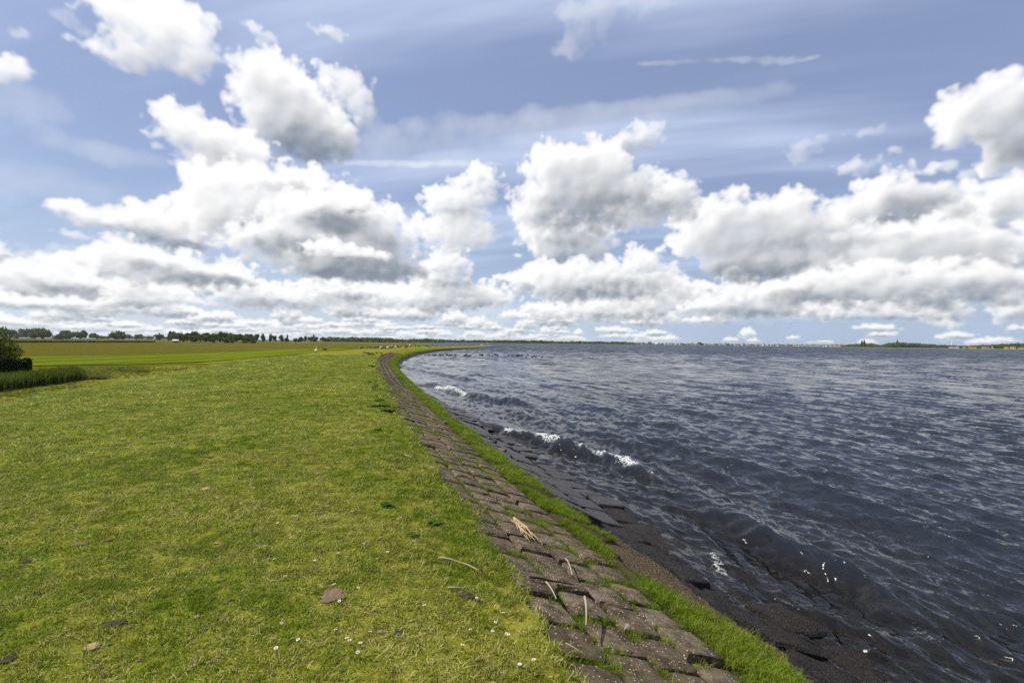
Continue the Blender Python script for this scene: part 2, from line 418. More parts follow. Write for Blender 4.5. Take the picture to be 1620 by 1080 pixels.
bg = g.n('ShaderNodeBackground', {0: g.vm('ADD', clear, cl), 1: SKY_STRENGTH})
wo = g.n('ShaderNodeOutputWorld', {0: bg})
world.cycles.sampling_method = 'MANUAL'
world.cycles.sample_map_resolution = 1024

# ------------------------------------------------------------------ helpers for meshes
def new_mat(name):
    m = bpy.data.materials.new(name)
    m.use_nodes = True
    m.node_tree.nodes.clear()
    g = G(m.node_tree)
    out = g.n('ShaderNodeOutputMaterial')
    return m, g, out

def principled(name, color, rough=0.8, spec=0.3, metal=0.0):
    m, g, out = new_mat(name)
    geo = g.n('ShaderNodeNewGeometry')
    n = g.noise(geo.outputs['Position'], 3.0, 3.0)
    c = g.mix(g.ss(n, 0.3, 0.7), tuple(x * 0.82 for x in color), tuple(min(1, x * 1.12) for x in color))
    b = g.n('ShaderNodeBsdfPrincipled', {'Base Color': c, 'Roughness': rough, 'Specular IOR Level': spec, 'Metallic': metal})
    g.put(out.inputs[0], b)
    return m

def link(o, parent=None, kind=None, label=None, cat=None, group=None):
    col.objects.link(o)
    if parent is not None: o.parent = parent
    if kind: o['kind'] = kind
    if label: o['label'] = label
    if cat: o['category'] = cat
    if group: o['group'] = group
    return o

def np_mesh(name, verts, faces, mat=None, smooth_shade=True):
    """verts (n,3); faces (m,3) or (m,4) index array"""
    me = bpy.data.meshes.new(name)
    verts = np.ascontiguousarray(verts, dtype=np.float32); faces = np.ascontiguousarray(faces, dtype=np.int32)
    k = faces.shape[1]
    me.vertices.add(len(verts)); me.vertices.foreach_set('co', verts.ravel())
    me.loops.add(faces.size); me.loops.foreach_set('vertex_index', faces.ravel())
    me.polygons.add(len(faces)); me.polygons.foreach_set('loop_start', np.arange(0, faces.size, k, dtype=np.int32))
    me.update(calc_edges=True)
    if smooth_shade: me.polygons.foreach_set('use_smooth', np.ones(len(faces), bool))
    if mat: me.materials.append(mat)
    return me

def attr(me, name, vals):
    a = me.attributes.new(name, 'FLOAT', 'POINT')
    a.data.foreach_set('value', np.ascontiguousarray(vals, dtype=np.float32).ravel())

def grid_faces(nu, nv):
    i = np.arange(nu * nv).reshape(nu, nv)
    return np.stack([i[:-1, :-1], i[1:, :-1], i[1:, 1:], i[:-1, 1:]], -1).reshape(-1, 4)

def un(x, y, z):
    """the point of the level z that the photograph shows at pixel x, y"""
    d = px_dir(x, y); t = (z - EYE) / d.z
    return d.x * t, d.y * t

# ------------------------------------------------------------------ the dike: a line along the upper edge of the stones; s along it, u towards the water
_P = np.array([(5.6, -18.0), (2.6, -6.0), (0.39, 2.75), (-0.14, 4.51), (-0.96, 6.82), (-1.84, 9.60), (-3.25, 14.19), (-5.60, 21.96), (-8.67, 32.6),
               (-14.04, 52.1), (-18.6, 75.4), (-22.5, 107.4), (-24.2, 151.0), (-19.9, 224.0), (-14.0, 330.0), (-6.5, 430.0), (2.0, 540.0), (20.0, 800.0)])
def _path():
    d = np.r_[0, np.cumsum(np.hypot(*np.diff(_P, axis=0).T))]
    s = np.arange(0, d[-1], 0.25)
    X = np.interp(s, d, _P[:, 0]); Y = np.interp(s, d, _P[:, 1])
    for _ in range(2):
        for rad in (4, 8, 14):
            k = np.hanning(2 * rad + 1); k /= k.sum()
            w = np.clip((s - 22) / 60, 0.12, 1)
            X = X * (1 - w) + w * np.convolve(np.pad(X, rad, mode='reflect', reflect_type='odd'), k, 'valid')
            Y = Y * (1 - w) + w * np.convolve(np.pad(Y, rad, mode='reflect', reflect_type='odd'), k, 'valid')
    d = np.r_[0, np.cumsum(np.hypot(np.diff(X), np.diff(Y)))]
    s2 = np.arange(0, d[-1], 0.25)
    return s2, np.interp(s2, d, X), np.interp(s2, d, Y)
PS, PX, PY = _path()
TX = np.gradient(PX, PS); TY = np.gradient(PY, PS)
k_ = np.hanning(17); k_ /= k_.sum()
TX = np.convolve(np.pad(TX, 8, mode='edge'), k_, 'valid'); TY = np.convolve(np.pad(TY, 8, mode='edge'), k_, 'valid')
_l = np.hypot(TX, TY); TX /= _l; TY /= _l
S0 = float(np.interp(2.75, PY, PS))          # the s of the lower edge of the picture
S_TIP = float(np.interp(425.0, PY, PS))
def su_xy(s, u):
    tx = np.interp(s, PS, TX); ty = np.interp(s, PS, TY)
    return np.interp(s, PS, PX) + u * ty, np.interp(s, PS, PY) - u * tx
def xy_su(x, y):
    x = np.asarray(x, float); y = np.asarray(y, float)
    s = np.interp(y, PY, PS)
    for _ in range(6):
        px = np.interp(s, PS, PX); py = np.interp(s, PS, PY); tx = np.interp(s, PS, TX); ty = np.interp(s, PS, TY)
        s = np.clip(s + 0.9 * ((x - px) * tx + (y - py) * ty), 0, PS[-1])
    px = np.interp(s, PS, PX); py = np.interp(s, PS, PY); tx = np.interp(s, PS, TX); ty = np.interp(s, PS, TY)
    return s, (x - px) * ty - (y - py) * tx

POLDER = -0.70
_U = np.arange(-46, 16.01, 0.05)
_Z = np.interp(_U, [-46, -24, -18, -14.5, -12, -10, -7, -3, -1.2, -0.3, 0.0, 1.40, 2.0, 2.35, 2.75, 3.2, 3.7, 4.6, 6.0, 9.0, 16.0],
               [-0.80, -0.74, -0.62, -0.05, 0.85, 1.27, 1.41, 1.47, 1.44, 1.345, 1.28, 0.815, 0.60, 0.43, 0.245, 0.095, 0.015, -0.075, -0.2, -0.5, -1.0])
_k = np.hanning(15); _k /= _k.sum(); _Zs = np.convolve(np.pad(_Z, 7, mode='edge'), _k, 'valid')
_w = smooth(-1.0, -0.4, _U); _Z = _Zs * (1 - _w * smooth(2.2, 1.0, _U)) + _Z * _w * smooth(2.2, 1.0, _U)
_k = np.hanning(61); _k /= _k.sum(); _Zb = np.convolve(np.pad(_Z, 30, mode='edge'), _k, 'valid')
_w = smooth(-4.0, -7.0, _U); _Z = _Zb * _w + _Z * (1 - _w)
def land_z(s, u):
    """height of the dike without its small bumps"""
    z = np.interp(u, _U, _Z)
    z = z - 0.26 * smooth(S0 + 14, S0 + 34, s) * smooth(1.9, 2.5, u)
    far = smooth(S0 + 150, S0 + 260, s)
    z = np.where(z > 0, z * (1 - 0.40 * far), z)
    tip = smooth(S_TIP - 90, S_TIP, s)
    z = z - tip * 1.3
    z = z - far * smooth(-3.0, -11.0, u) * 1.6
    return z
def bumps(x, y):
    return 0.018 * fbm(x * 1.1, y * 1.1, 71, 3) + 0.05 * fbm(x * 0.16, y * 0.16, 72, 2)
def verge_edge(s):
    """how far the green strip below the stones reaches"""
    return 2.10 - 0.46 * smooth(S0 + 1.0, S0 + 1.8, s) * smooth(S0 + 3.5, S0 + 2.7, s) + 0.16 * vnoise(s * 0.55, s * 0 + .3, 81) + 0.14 * vnoise(s * 1.9, s * 0 + .7, 82) + 0.06 * vnoise(s * 6, s * 0 + .1, 83)
def grass_edge(s):
    return 0.02 + 0.10 * vnoise(s * 0.8, s * 0 + .4, 84) + 0.06 * vnoise(s * 3.3, s * 0 + .2, 85)

def Zt(x, y):
    """ground height under a point of the dike"""
    s, u = xy_su(np.array([x]), np.array([y]))
    return float((land_z(s, u) + bumps(np.array([x]), np.array([y])))[0])

# ------------------------------------------------------------------ materials of the ground
def grass_ground(name, cols, scale=1.0, dirt=0.0, bump=0.5, fine=60.0):
    m, g, out = new_mat(name)
    geo = g.n('ShaderNodeNewGeometry'); p = geo.outputs['Position']
    n1 = g.noise(p, 0.35 * scale, 4.0, 0.6); n2 = g.noise(p, 2.6 * scale, 5.0, 0.65); n3 = g.noise(p, fine * scale, 3.0, 0.7)
    c = g.mix(g.ss(n1, 0.35, 0.66), cols[0], cols[1])
    c = g.mix(g.ss(n2, 0.46, 0.72), c, cols[2])
    c = g.mix(g.m('MULTIPLY', g.ss(n3, 0.42, 0.7), 0.75), c, cols[3])
    if dirt:
        n4 = g.noise(p, 5.0, 4.0, 0.7)
        c = g.mix(g.ss(n4, 0.74 - dirt * 0.1, 0.80), c, (0.085, 0.062, 0.04))
    bm = g.n('ShaderNodeBump', {'Strength': bump, 'Distance': 0.03, 'Height': g.m('ADD', g.m('MULTIPLY', n3, 0.7), n2)})
    b = g.n('ShaderNodeBsdfDiffuse', {'Color': c, 'Roughness': 0.6, 'Normal': bm})
    g.put(out.inputs[0], b)
    return m

M_turf = grass_ground('short_turf', [(0.160, 0.178, 0.014), (0.200, 0.192, 0.024), (0.120, 0.145, 0.010), (0.28, 0.25, 0.06)], dirt=0.5)
M_verge = grass_ground('verge_turf', [(0.070, 0.066, 0.026), (0.085, 0.085, 0.024), (0.075, 0.062, 0.038), (0.04, 0.036, 0.02)], scale=1.5, bump=1.0)
M_olive = grass_ground('rough_pasture', [(0.095, 0.105, 0.010), (0.115, 0.112, 0.014), (0.075, 0.090, 0.009), (0.13, 0.115, 0.025)], scale=0.25, fine=40)
M_far = grass_ground('far_meadow', [(0.10, 0.115, 0.025), (0.125, 0.125, 0.03), (0.085, 0.10, 0.02), (0.13, 0.12, 0.04)], scale=0.05, fine=40)

def field_mat(name, a, b, c, ang, width, amount):
    """a meadow mown in swathes"""
    m, g, out = new_mat(name)
    geo = g.n('ShaderNodeNewGeometry'); p = geo.outputs['Position']
    mp = g.n('ShaderNodeMapping', {'Vector': p, 'Rotation': (0, 0, ang)})
    sw = g.noise(g.vm('MULTIPLY', mp.outputs[0], (1.0 / width, 0.012, 0.0)), 1.0, 3.0, 0.6)
    n2 = g.noise(p, 0.25, 5.0, 0.65); n3 = g.noise(p, 3.0, 3.0, 0.7)
    cc = g.mix(g.ss(n2, 0.38, 0.66), a, b)
    cc = g.mix(g.m('MULTIPLY', g.ss(sw, 0.44, 0.60), amount), cc, c)
    cc = g.mix(g.m('MULTIPLY', g.ss(n3, 0.5, 0.7), 0.35), cc, b)
    bs = g.n('ShaderNodeBsdfDiffuse', {'Color': cc, 'Roughness': 0.6})
    g.put(out.inputs[0], bs)
    return m
M_brown = field_mat('flowering_hayfield', (0.108, 0.104, 0.016), (0.092, 0.108, 0.012), (0.140, 0.095, 0.024), 0.12, 9.0, 0.8)
M_bright = field_mat('fresh_mown_meadow', (0.130, 0.165, 0.010), (0.155, 0.178, 0.016), (0.075, 0.105, 0.008), 0.05, 6.0, 0.75)

M_soil, g, out = new_mat('joint_soil')
geo = g.n('ShaderNodeNewGeometry'); p = geo.outputs['Position']
n1 = g.noise(p, 9.0, 5.0, 0.7); n2 = g.noise(p, 70.0, 3.0, 0.7)
c = g.mix(g.ss(n1, 0.35, 0.65), (0.035, 0.028, 0.02), (0.06, 0.048, 0.03))
c = g.mix(g.ss(g.noise(p, 3.0, 3.0), 0.52, 0.62), c, (0.06, 0.075, 0.018))
bm = g.n('ShaderNodeBump', {'Strength': 0.8, 'Distance': 0.02, 'Height': g.m('ADD', n1, n2)})
g.put(out.inputs[0], g.n('ShaderNodeBsdfPrincipled', {'Base Color': c, 'Roughness': 0.95, 'Specular IOR Level': 0.1, 'Normal': bm}))

# wet apron: dark weed below, a pale crust of silt above
M_apron, g, out = new_mat('wet_weedy_apron')
geo = g.n('ShaderNodeNewGeometry'); p = geo.outputs['Position']
silt = g.n('ShaderNodeAttribute', attribute_name='silt').outputs['Fac']
wet = g.n('ShaderNodeAttribute', attribute_name='wet').outputs['Fac']
n1 = g.noise(p, 7.0, 6.0, 0.7); n2 = g.noise(p, 45.0, 5.0, 0.75); cell = g.voro(p, 38.0)
dark = g.mix(g.ss(n1, 0.35, 0.7), (0.011, 0.0095, 0.009), (0.030, 0.024, 0.019))
dark = g.mix(g.ss(n2, 0.53, 0.66), dark, (0.062, 0.050, 0.040))
pale = g.mix(g.ss(n2, 0.35, 0.65), (0.15, 0.118, 0.075), (0.24, 0.195, 0.13))
pale = g.mix(g.ss(cell, 0.28, 0.40, 0.0, 0.8), pale, (0.06, 0.045, 0.03))
sf = g.ss(g.m('ADD', silt, g.m('MULTIPLY', g.m('SUBTRACT', n1, 0.5), 0.9)), 0.45, 0.6)
c = g.mix(sf, dark, pale)
rough = g.m('ADD', g.m('MULTIPLY', sf, 0.5), g.m('ADD', 0.30, g.m('MULTIPLY', n1, 0.35)))
bm = g.n('ShaderNodeBump', {'Strength': 1.0, 'Distance': 0.05, 'Height': g.m('ADD', g.m('MULTIPLY', n2, 0.6), g.m('ADD', n1, g.m('MULTIPLY', cell, 0.5)))})
g.put(out.inputs[0], g.n('ShaderNodeBsdfPrincipled', {'Base Color': c, 'Roughness': rough, 'Specular IOR Level': g.m('MULTIPLY', g.m('SUBTRACT', 1.0, sf), 0.10), 'Normal': bm}))

# ------------------------------------------------------------------ the ground sheet and the dike
def s_samples(s_from, s_to, near, grow):
    out = [s_from]
    while out[-1] < s_to:
        d = abs(out[-1] - S0) 
        out.append(out[-1] + max(near, d * grow))
    return np.array(out)

def loft(name, ss, u_fn, nu, z_fn, mat, kind='structure', upow=None):
    """a strip of ground that follows the dike; u_fn(s) -> (u0, u1)"""
    t = np.linspace(0, 1, nu)
    if upow is not None: t = upow(t)
    u0, u1 = u_fn(ss)
    Uu = u0[:, None] + (u1 - u0)[:, None] * t[None]
    Ss = np.repeat(ss[:, None], nu, 1)
    X, Y = su_xy(Ss, Uu)
    Z = z_fn(Ss, Uu, X, Y)
    V = np.stack([X, Y, Z], -1).reshape(-1, 3)
    me = np_mesh(name, V, grid_faces(len(ss), nu), mat)
    if me.polygons[0].normal.z < 0: me.flip_normals()
    return link(bpy.data.objects.new(name, me), kind=kind), Ss, Uu, X, Y, Z

# polder, one sheet out to the horizon
rr = np.r_[0.0, np.geomspace(8, 9000, 70)]
aa = np.radians(np.arange(0, 361, 5))
X = rr[:, None] * np.sin(aa)[None]; Y = rr[:, None] * np.cos(aa)[None]
Z = np.full_like(X, POLDER) + 0.05 * fbm(X * 0.08, Y * 0.08, 5, 3) * smooth(20, 40, np.hypot(X, Y)) - 0.06
me = np_mesh('polder_ground', np.stack([X, Y, Z], -1).reshape(-1, 3), grid_faces(len(rr), len(aa)), M_olive)
if me.polygons[len(me.polygons) // 2].normal.z < 0: me.flip_normals()
polder = link(bpy.data.objects.new('polder_ground', me), kind='structure')

def sheet(name, pix, z, mat):
    v = [un(x, y, z) + (z,) for x, y in pix]
    me = bpy.data.meshes.new(name); me.from_pydata(v, [], [list(range(len(v)))]); me.update()
    if me.polygons[0].normal.z < 0: me.flip_normals()
    me.materials.append(mat)
    return link(bpy.data.objects.new(name, me), kind='structure')
sheet('hay_meadow', [(-1500, 541), (-260, 543.5), (200, 541.2), (390, 542.7), (560, 544.3), (618, 546.5), (560, 549.5), (390, 554.5), (200, 560.7), (-260, 566), (-1500, 588)], POLDER + .02, M_brown)
sheet('mown_meadow', [(-1500, 588.6), (-260, 566.5), (200, 561), (390, 554.8), (530, 550), (560, 552), (480, 560), (330, 571.5), (200, 576), (-260, 583), (-1500, 618)], POLDER + .02, M_bright)
sheet('far_pasture', [(-1500, 518.0), (-260, 531.6), (200, 536.2), (390, 538.3), (560, 540.6), (640, 541.5), (660, 544.2), (618, 546.0), (560, 544.0), (390, 542.4), (200, 540.9), (-260, 543.2), (-1500, 540.5)], POLDER + .02, M_far)

ss = s_samples(3.0, PS[-1] - 2, 0.10, 0.012)
S_PAVE = float(np.interp(84.0, PY, PS))         # where the stones go under the turf
bank, *_ = loft('dike_grass_bank', ss, lambda s: (np.full_like(s, -30.0), grass_edge(s) + 1.50 * smooth(S_PAVE - 3, S_PAVE + 4, s)), 150,
                lambda S, U, X, Y: land_z(S, U) + bumps(X, Y) * smooth(0.1, -0.4, U), M_turf, upow=lambda t: 1 - (1 - t) ** 1.9)
pave, *_ = loft('stone_pavement', ss[ss < S_PAVE + 6], lambda s: (np.full_like(s, -0.30), np.full_like(s, 1.62)), 22,
                lambda S, U, X, Y: land_z(S, U) - 0.075 + 0.012 * fbm(X * 5, Y * 5, 75, 2) - 0.06 * smooth(-0.05, -0.25, U) + 0.06 * smooth(1.385, 1.42, U), M_soil)
verge, *_ = loft('grass_verge', ss, lambda s: (np.full_like(s, 1.43), verge_edge(s)), 16,
                 lambda S, U, X, Y: land_z(S, U) + 0.012 + 0.03 * np.sin(np.clip((U - 1.43) / np.maximum(verge_edge(S) - 1.43, .1), 0, 1) * math.pi) ** .7 + 0.02 * fbm(X * 2.5, Y * 2.5, 76, 3)
                 - 0.10 * smooth(-0.03, 0.0, U - verge_edge(S)) - 0.06 * smooth(1.455, 1.43, U), M_verge)
def apron_z(S, U, X, Y):
    z = land_z(S, U) - 0.01
    return z + 0.05 * fbm(X * 0.9, Y * 0.9, 77, 3) * smooth(1.9, 2.6, U) + (0.028 * fbm(X * 5.0, Y * 5.0, 78, 4) + 0.036 * fbm(X * 13.0, Y * 13.0, 79, 4) * smooth(S0 + 14, S0 + 8, S)) * smooth(1.9, 2.3, U)
apron, S_, U_, X_, Y_, Z_ = loft('stone_apron', s_samples(3.0, PS[-1] - 2, 0.045, 0.008), lambda s: (np.full_like(s, 1.60), np.full_like(s, 10.0)), 120, apron_z, M_apron, upow=lambda t: t ** 1.6)
me = apron.data
silt = smooth(2.62, 2.30, U_ + 0.25 * vnoise(S_ * 1.3, S_ * 0 + .6, 86)) * (0.10 + 0.95 * smooth(S0 + 4.3, S0 + 3.3, S_))
attr(me, 'silt', silt); attr(me, 'wet', smooth(0.4, 0.1, Z_))

# ------------------------------------------------------------------ the lake
def px_line(pts, z=0.10):
    return np.array([un(x, y, z) for x, y in pts])
FOAM = [  # streaks of foam: points of the breaking crests, half width in metres, strength
    ([(803, 684), (825, 686), (850, 692), (880, 704)], 0.24, 1.2), ([(880, 705), (905, 708)], 0.10, .8), ([(918, 713), (940, 718), (965, 724), (985, 733), (1003, 742)], 0.19, 1.25),
    ([(1005, 743), (1040, 758)], 0.07, .8),
    ([(690, 613), (704, 615), (722, 619), (735, 624)], 0.30, 1.2), ([(738, 625), (768, 626)], 0.25, .85),
    ([(620, 569), (634, 571), (643, 573)], 0.7, 1.15), ([(630, 565), (648, 567)], 0.9, 1.15), ([(640, 561), (657, 562)], 1.0, 1.2), ([(650, 558), (663, 558)], 1.0, 1.1),
    ([(618, 576), (626, 582)], 0.5, 1.0), ([(622, 587), (660, 600)], 0.35, .85), ([(668, 598), (692, 604)], 0.3, 1.0), ([(716, 635), (745, 637)], 0.16, 1.0),
    ([(664, 610), (690, 625), (715, 655)], 0.16, .75), ([(740, 672), (760, 690), (772, 696)], 0.14, .95), ([(770, 700), (800, 712)], 0.13, .85),
    ([(822, 735), (838, 745), (855, 756), (866, 765)], 0.07, 1.1), ([(905, 776), (918, 786)], 0.08, 1.2), ([(780, 722), (800, 730)], 0.08, 1.0), ([(925, 790), (935, 800)], 0.04, 1.0),
    ([(1128, 872), (1136, 890), (1148, 906)], 0.09, .95), ([(1264, 962), (1276, 972)], 0.04, 1.0), ([(1356, 1024), (1384, 1020)], 0.06, .8), ([(1018, 770), (1060, 782)], 0.12, .68),
    ([(1130, 806), (1175, 832), (1215, 853)], 0.10, .74), ([(1205, 848), (1262, 872), (1330, 905)], 0.10, .74), ([(1340, 900), (1380, 918)], 0.10, .72), ([(1225, 940), (1250, 955)], .06, .7),
    ([(1040, 800), (1100, 830)], .14, .66), ([(1450, 990), (1490, 1010)], .10, .70), ([(960, 780), (1000, 800)], .10, .66),
]
def seg_dist(X, Y, line):
    d = np.full(X.shape, 1e9)
    for a, b in zip(line[:-1], line[1:]):
        t = b - a; L2 = float(t @ t) + 1e-9
        q = np.clip(((X - a[0]) * t[0] + (Y - a[1]) * t[1]) / L2, 0, 1)
        d = np.minimum(d, np.hypot(X - a[0] - q * t[0], Y - a[1] - q * t[1]))
    return d

def build_lake():
    rad = [3.0]
    while rad[-1] < 4200:
        r = rad[-1]
        rad.append(r + (min(r * 0.0055, 0.15) if r < 26 else min(r * 0.0058, 0.32) if r < 110 else r * 0.006 if r < 220 else r * 0.04))
    rad = np.array(rad)
    ang = np.radians(np.r_[np.linspace(-36, 60, 760), np.linspace(60.6, 128, 70)])
    RR, AA = np.meshgrid(rad, ang, indexing='ij')
    X = RR * np.sin(AA); Y = RR * np.cos(AA)
    s, u = xy_su(X, Y)
    bed = np.where(u < 10, apron_z(s, np.minimum(u, 12), X, Y), -1.0)
    bed = np.where(Y > 430, -1.0, bed)
    rng = np.random.default_rng(8)
    dr = np.gradient(rad)[:, None] * np.ones_like(X)
    mean = math.atan2(-0.34, -0.94)              # where the waves travel to
    shore = smooth(2.2, 5.2, u); shore = np.where(Y > 430, 1.0, shore)
    gust = 0.72 + 0.45 * (0.5 + 0.5 * fbm(X * 0.03, Y * 0.06, 301, 3)) + 0.35 * fbm(X * .15, Y * .2, 302, 2)
    n = 130
    lam = np.exp(rng.uniform(math.log(0.13), math.log(3.4), n)); lam.sort()
    amp = lam ** 0.78 * np.exp(-(lam / 2.2) ** 2) * rng.uniform(0.5, 1.3, n)
    th = mean + rng.normal(0, 1, n) * np.where(lam > 0.8, 0.20, 0.36)
    amp *= 0.035 / math.sqrt((amp ** 2).sum() / 2)
    H = np.zeros_like(X); DX = np.zeros_like(X); DY = np.zeros_like(X)
    for i in range(n):
        k = 2 * math.pi / lam[i]; cx, cy = math.cos(th[i]), math.sin(th[i])
        vis = smooth(1.9, 3.4, lam[i] / dr)
        live = vis.max(1) > 0
        R_ = slice(0, int(live.nonzero()[0].max()) + 1)
        ph = k * (X[R_] * cx + Y[R_] * cy) + rng.uniform(0, 6.28)
        f = amp[i] * vis[R_]
        if lam[i] < 1.0: f = f * (0.45 + 0.8 * shore[R_])
        else: f = f * (0.08 + 0.92 * shore[R_])
        H[R_] += f * (np.cos(ph) + 0.42 * np.sin(2 * ph)); DX[R_] -= f * 0.5 * cx * np.sin(ph); DY[R_] -= f * 0.5 * cy * np.sin(ph)
    for lam_, a_, dth in ((2.3, .020, .05), (2.9, .024, -.07), (3.7, .026, .10), (4.6, .022, -.03)):      # the longer wind waves, steep in front
        k = 2 * math.pi / lam_; cx, cy = math.cos(mean + dth), math.sin(mean + dth)
        ph = k * (X * cx + Y * cy) + 1.4 * fbm(X * .11, Y * .06, int(320 + lam_ * 10), 2) + lam_ * 3
        grp = smooth(-.35, .5, fbm(X * .09, Y * .05, int(340 + lam_ * 10), 2))
        H += a_ * grp * shore * smooth(1.9, 3.4, lam_ / dr) * (np.cos(ph) + 0.46 * np.sin(2 * ph) - 0.18 * np.cos(3 * ph))
    H *= gust; DX *= gust; DY *= gust
    # swell that steepens over the stones and breaks
    near = np.where((Y < 120) & (u < 20), 1.0, 0.0)
    def ridge(u0, h, w_in, w_out, seed, lo, hi, wob=0.35):
        uc = u0 + wob * vnoise(s * 0.16, s * 0 + .5, seed) + 0.10 * vnoise(s * 0.8, s * 0 + .1, seed + 1)
        hh = h * (0.55 + 0.6 * smooth(-.5, .5, vnoise(s * 0.22, s * 0 + .2, seed + 2))) * smooth(lo - 1, lo + 1.5, s) * smooth(hi + 2, hi - 2, s)
        d = u - uc
        return near * hh * np.where(d < 0, np.exp(-(d / w_in) ** 2), np.exp(-(d / w_out) ** 2)) - near * hh * 0.35 * np.exp(-((d + 0.55) / 0.45) ** 2)
    def crest(pts, h, w_in, w_out, seed):
        L = px_line(pts, 0.16); ls, lu = xy_su(L[:, 0], L[:, 1]); o = np.argsort(ls); ls, lu = ls[o], lu[o]
        uc = np.interp(s, ls, lu) + 0.05 * vnoise(s * 1.1, s * 0 + .1, seed)
        hh = h * (0.75 + 0.35 * vnoise(s * 0.5, s * 0 + .2, seed + 2)) * smooth(ls[0] - .6, ls[0] + 1.0, s) * smooth(ls[-1] + .8, ls[-1] - 1.2, s)
        d = u - uc
        e = near * hh * np.where(d < 0, np.exp(-(d / w_in) ** 2), np.exp(-(d / w_out) ** 2)) - near * hh * 0.40 * np.exp(-((d + 0.5) / 0.35) ** 2)
        return e, near * hh / h * np.exp(-((d + 0.03) / 0.10) ** 2)
    crests = np.zeros_like(X)
    for pts, h, wi, wo, sd in [([(760, 668), (803, 682), (850, 691), (885, 703), (915, 710), (960, 720), (1000, 738), (1045, 757)], 0.27, .20, .60, 400),
                           ([(1045, 775), (1110, 797), (1170, 826), (1235, 860), (1310, 896), (1380, 925), (1450, 965)], 0.26, .17, .60, 410),
                           ([(672, 606), (700, 612), (735, 621), (775, 629), (830, 640)], 0.30, .25, .8, 420),
                           ([(610, 574), (640, 580), (690, 590), (750, 602)], 0.28, .3, 1.0, 430),
                           ([(1060, 700), (1180, 735), (1300, 775), (1450, 830), (1600, 890)], 0.15, .3, .8, 440),
                           ([(900, 668), (980, 690), (1060, 715)], 0.14, .3, .8, 450),
                           ([(1330, 975), (1420, 1010), (1500, 1050)], 0.10, .12, .4, 460),
                           ([(960, 752), (1010, 778), (1060, 803), (1110, 835), (1180, 880)], 0.07, .10, .4, 470)]:
        e, c = crest(pts, h, wi, wo, sd); H += e; crests = np.maximum(crests, c)
    H += ridge(9.5, 0.10, 0.5, 1.2, 480, S0 - 6, S0 + 70, .8) + ridge(13.0, .10, .6, 1.4, 490, S0 - 6, S0 + 70, 1.0) + ridge(4.8, 0.22, .4, 1.2, 500, S0 + 54, S0 + 110)
    Z = H + 0.075
    depth = np.clip(Z - bed, 0, 2)
    foam = np.zeros_like(X)
    sel = RR < 140
    fx, fy = X[sel], Y[sel]; ff = np.zeros_like(fx)
    wob = 0.5 * fbm(fx * 1.6, fy * 1.6, 310, 3)
    for pts, w, k in FOAM:
        L = px_line(pts)
        m = (fx > L[:, 0].min() - 4 * w - 1) & (fx < L[:, 0].max() + 4 * w + 1) & (fy > L[:, 1].min() - 4 * w - 1) & (fy < L[:, 1].max() + 4 * w + 1)
        if m.any():
            d = seg_dist(fx[m], fy[m], L) * (1 + 0.7 * wob[m])
            ff[m] = np.maximum(ff[m], k * np.exp(-(d / w) ** 2 * 0.8))
    foam[sel] = np.maximum(ff, 0.72 * crests[sel] * smooth(-.1, .5, vnoise(fx * 1.3, fy * 1.3, 313)))
    edge = np.exp(-((depth - 0.012) / 0.012) ** 2) * smooth(0.1, 0.5, fbm(X * 0.7, Y * 0.7, 312, 2)) * (RR < 60)
    foam = np.maximum(foam, 0.62 * edge)
    # which cells are lake
    wet = np.where(Y < 260, u > 1.9, X > -0.146 * Y - 22)
    wet &= (depth > 0.0) | (u > 4)
    F = grid_faces(*X.shape)
    keep = wet.ravel()[F].any(1)
    F = F[keep]
    used = np.unique(F); remap = np.full(X.size, -1); remap[used] = np.arange(len(used))
    V = np.stack([X + DX * shore, Y + DY * shore, Z], -1).reshape(-1, 3)[used]
    me = np_mesh('lake_water', V, remap[F], M_water)
    if me.polygons[len(me.polygons) // 2].normal.z < 0: me.flip_normals()
    attr(me, 'depth', depth.ravel()[used]); attr(me, 'foam', foam.ravel()[used])
    return link(bpy.data.objects.new('lake_water', me), kind='structure')

M_water, g, out = new_mat('dark_lake_water')
geo = g.n('ShaderNodeNewGeometry'); p = geo.outputs['Position']
depth = g.n('ShaderNodeAttribute', attribute_name='depth').outputs['Fac']
foam = g.n('ShaderNodeAttribute', attribute_name='foam').outputs['Fac']
mp = g.n('ShaderNodeMapping', {'Vector': p, 'Rotation': (0, 0, R(22)), 'Scale': (1.0, 2.6, 1.0)}, vector_type='TEXTURE').outputs[0]
mp2 = g.n('ShaderNodeMapping', {'Vector': p, 'Rotation': (0, 0, R(44)), 'Scale': (1.0, 2.0, 1.0)}, vector_type='TEXTURE').outputs[0]
b1 = g.noise(mp, 10.0, 3.0, 0.42, 0.2); b2 = g.noise(mp2, 3.2, 3.0, 0.42, 0.3); b3 = g.noise(mp, 0.9, 3.0, 0.6, 0.3); b4 = g.noise(mp2, 0.22, 4.0, 0.6)
dist = g.vm('LENGTH', p); dn = [n for n in g.nt.nodes if n.type == 'VECT_MATH' and n.operation == 'LENGTH'][-1].outputs['Value']
far = g.ss(dn, 25.0, 160.0)
h = g.m('ADD', g.m('MULTIPLY', b1, 0.014), g.m('MULTIPLY', b2, 0.028))
bmp0 = g.n('ShaderNodeBump', {'Strength': g.ss(dn, 20.0, 90.0, 0.85, 0.5), 'Distance': 1.0, 'Height': h})
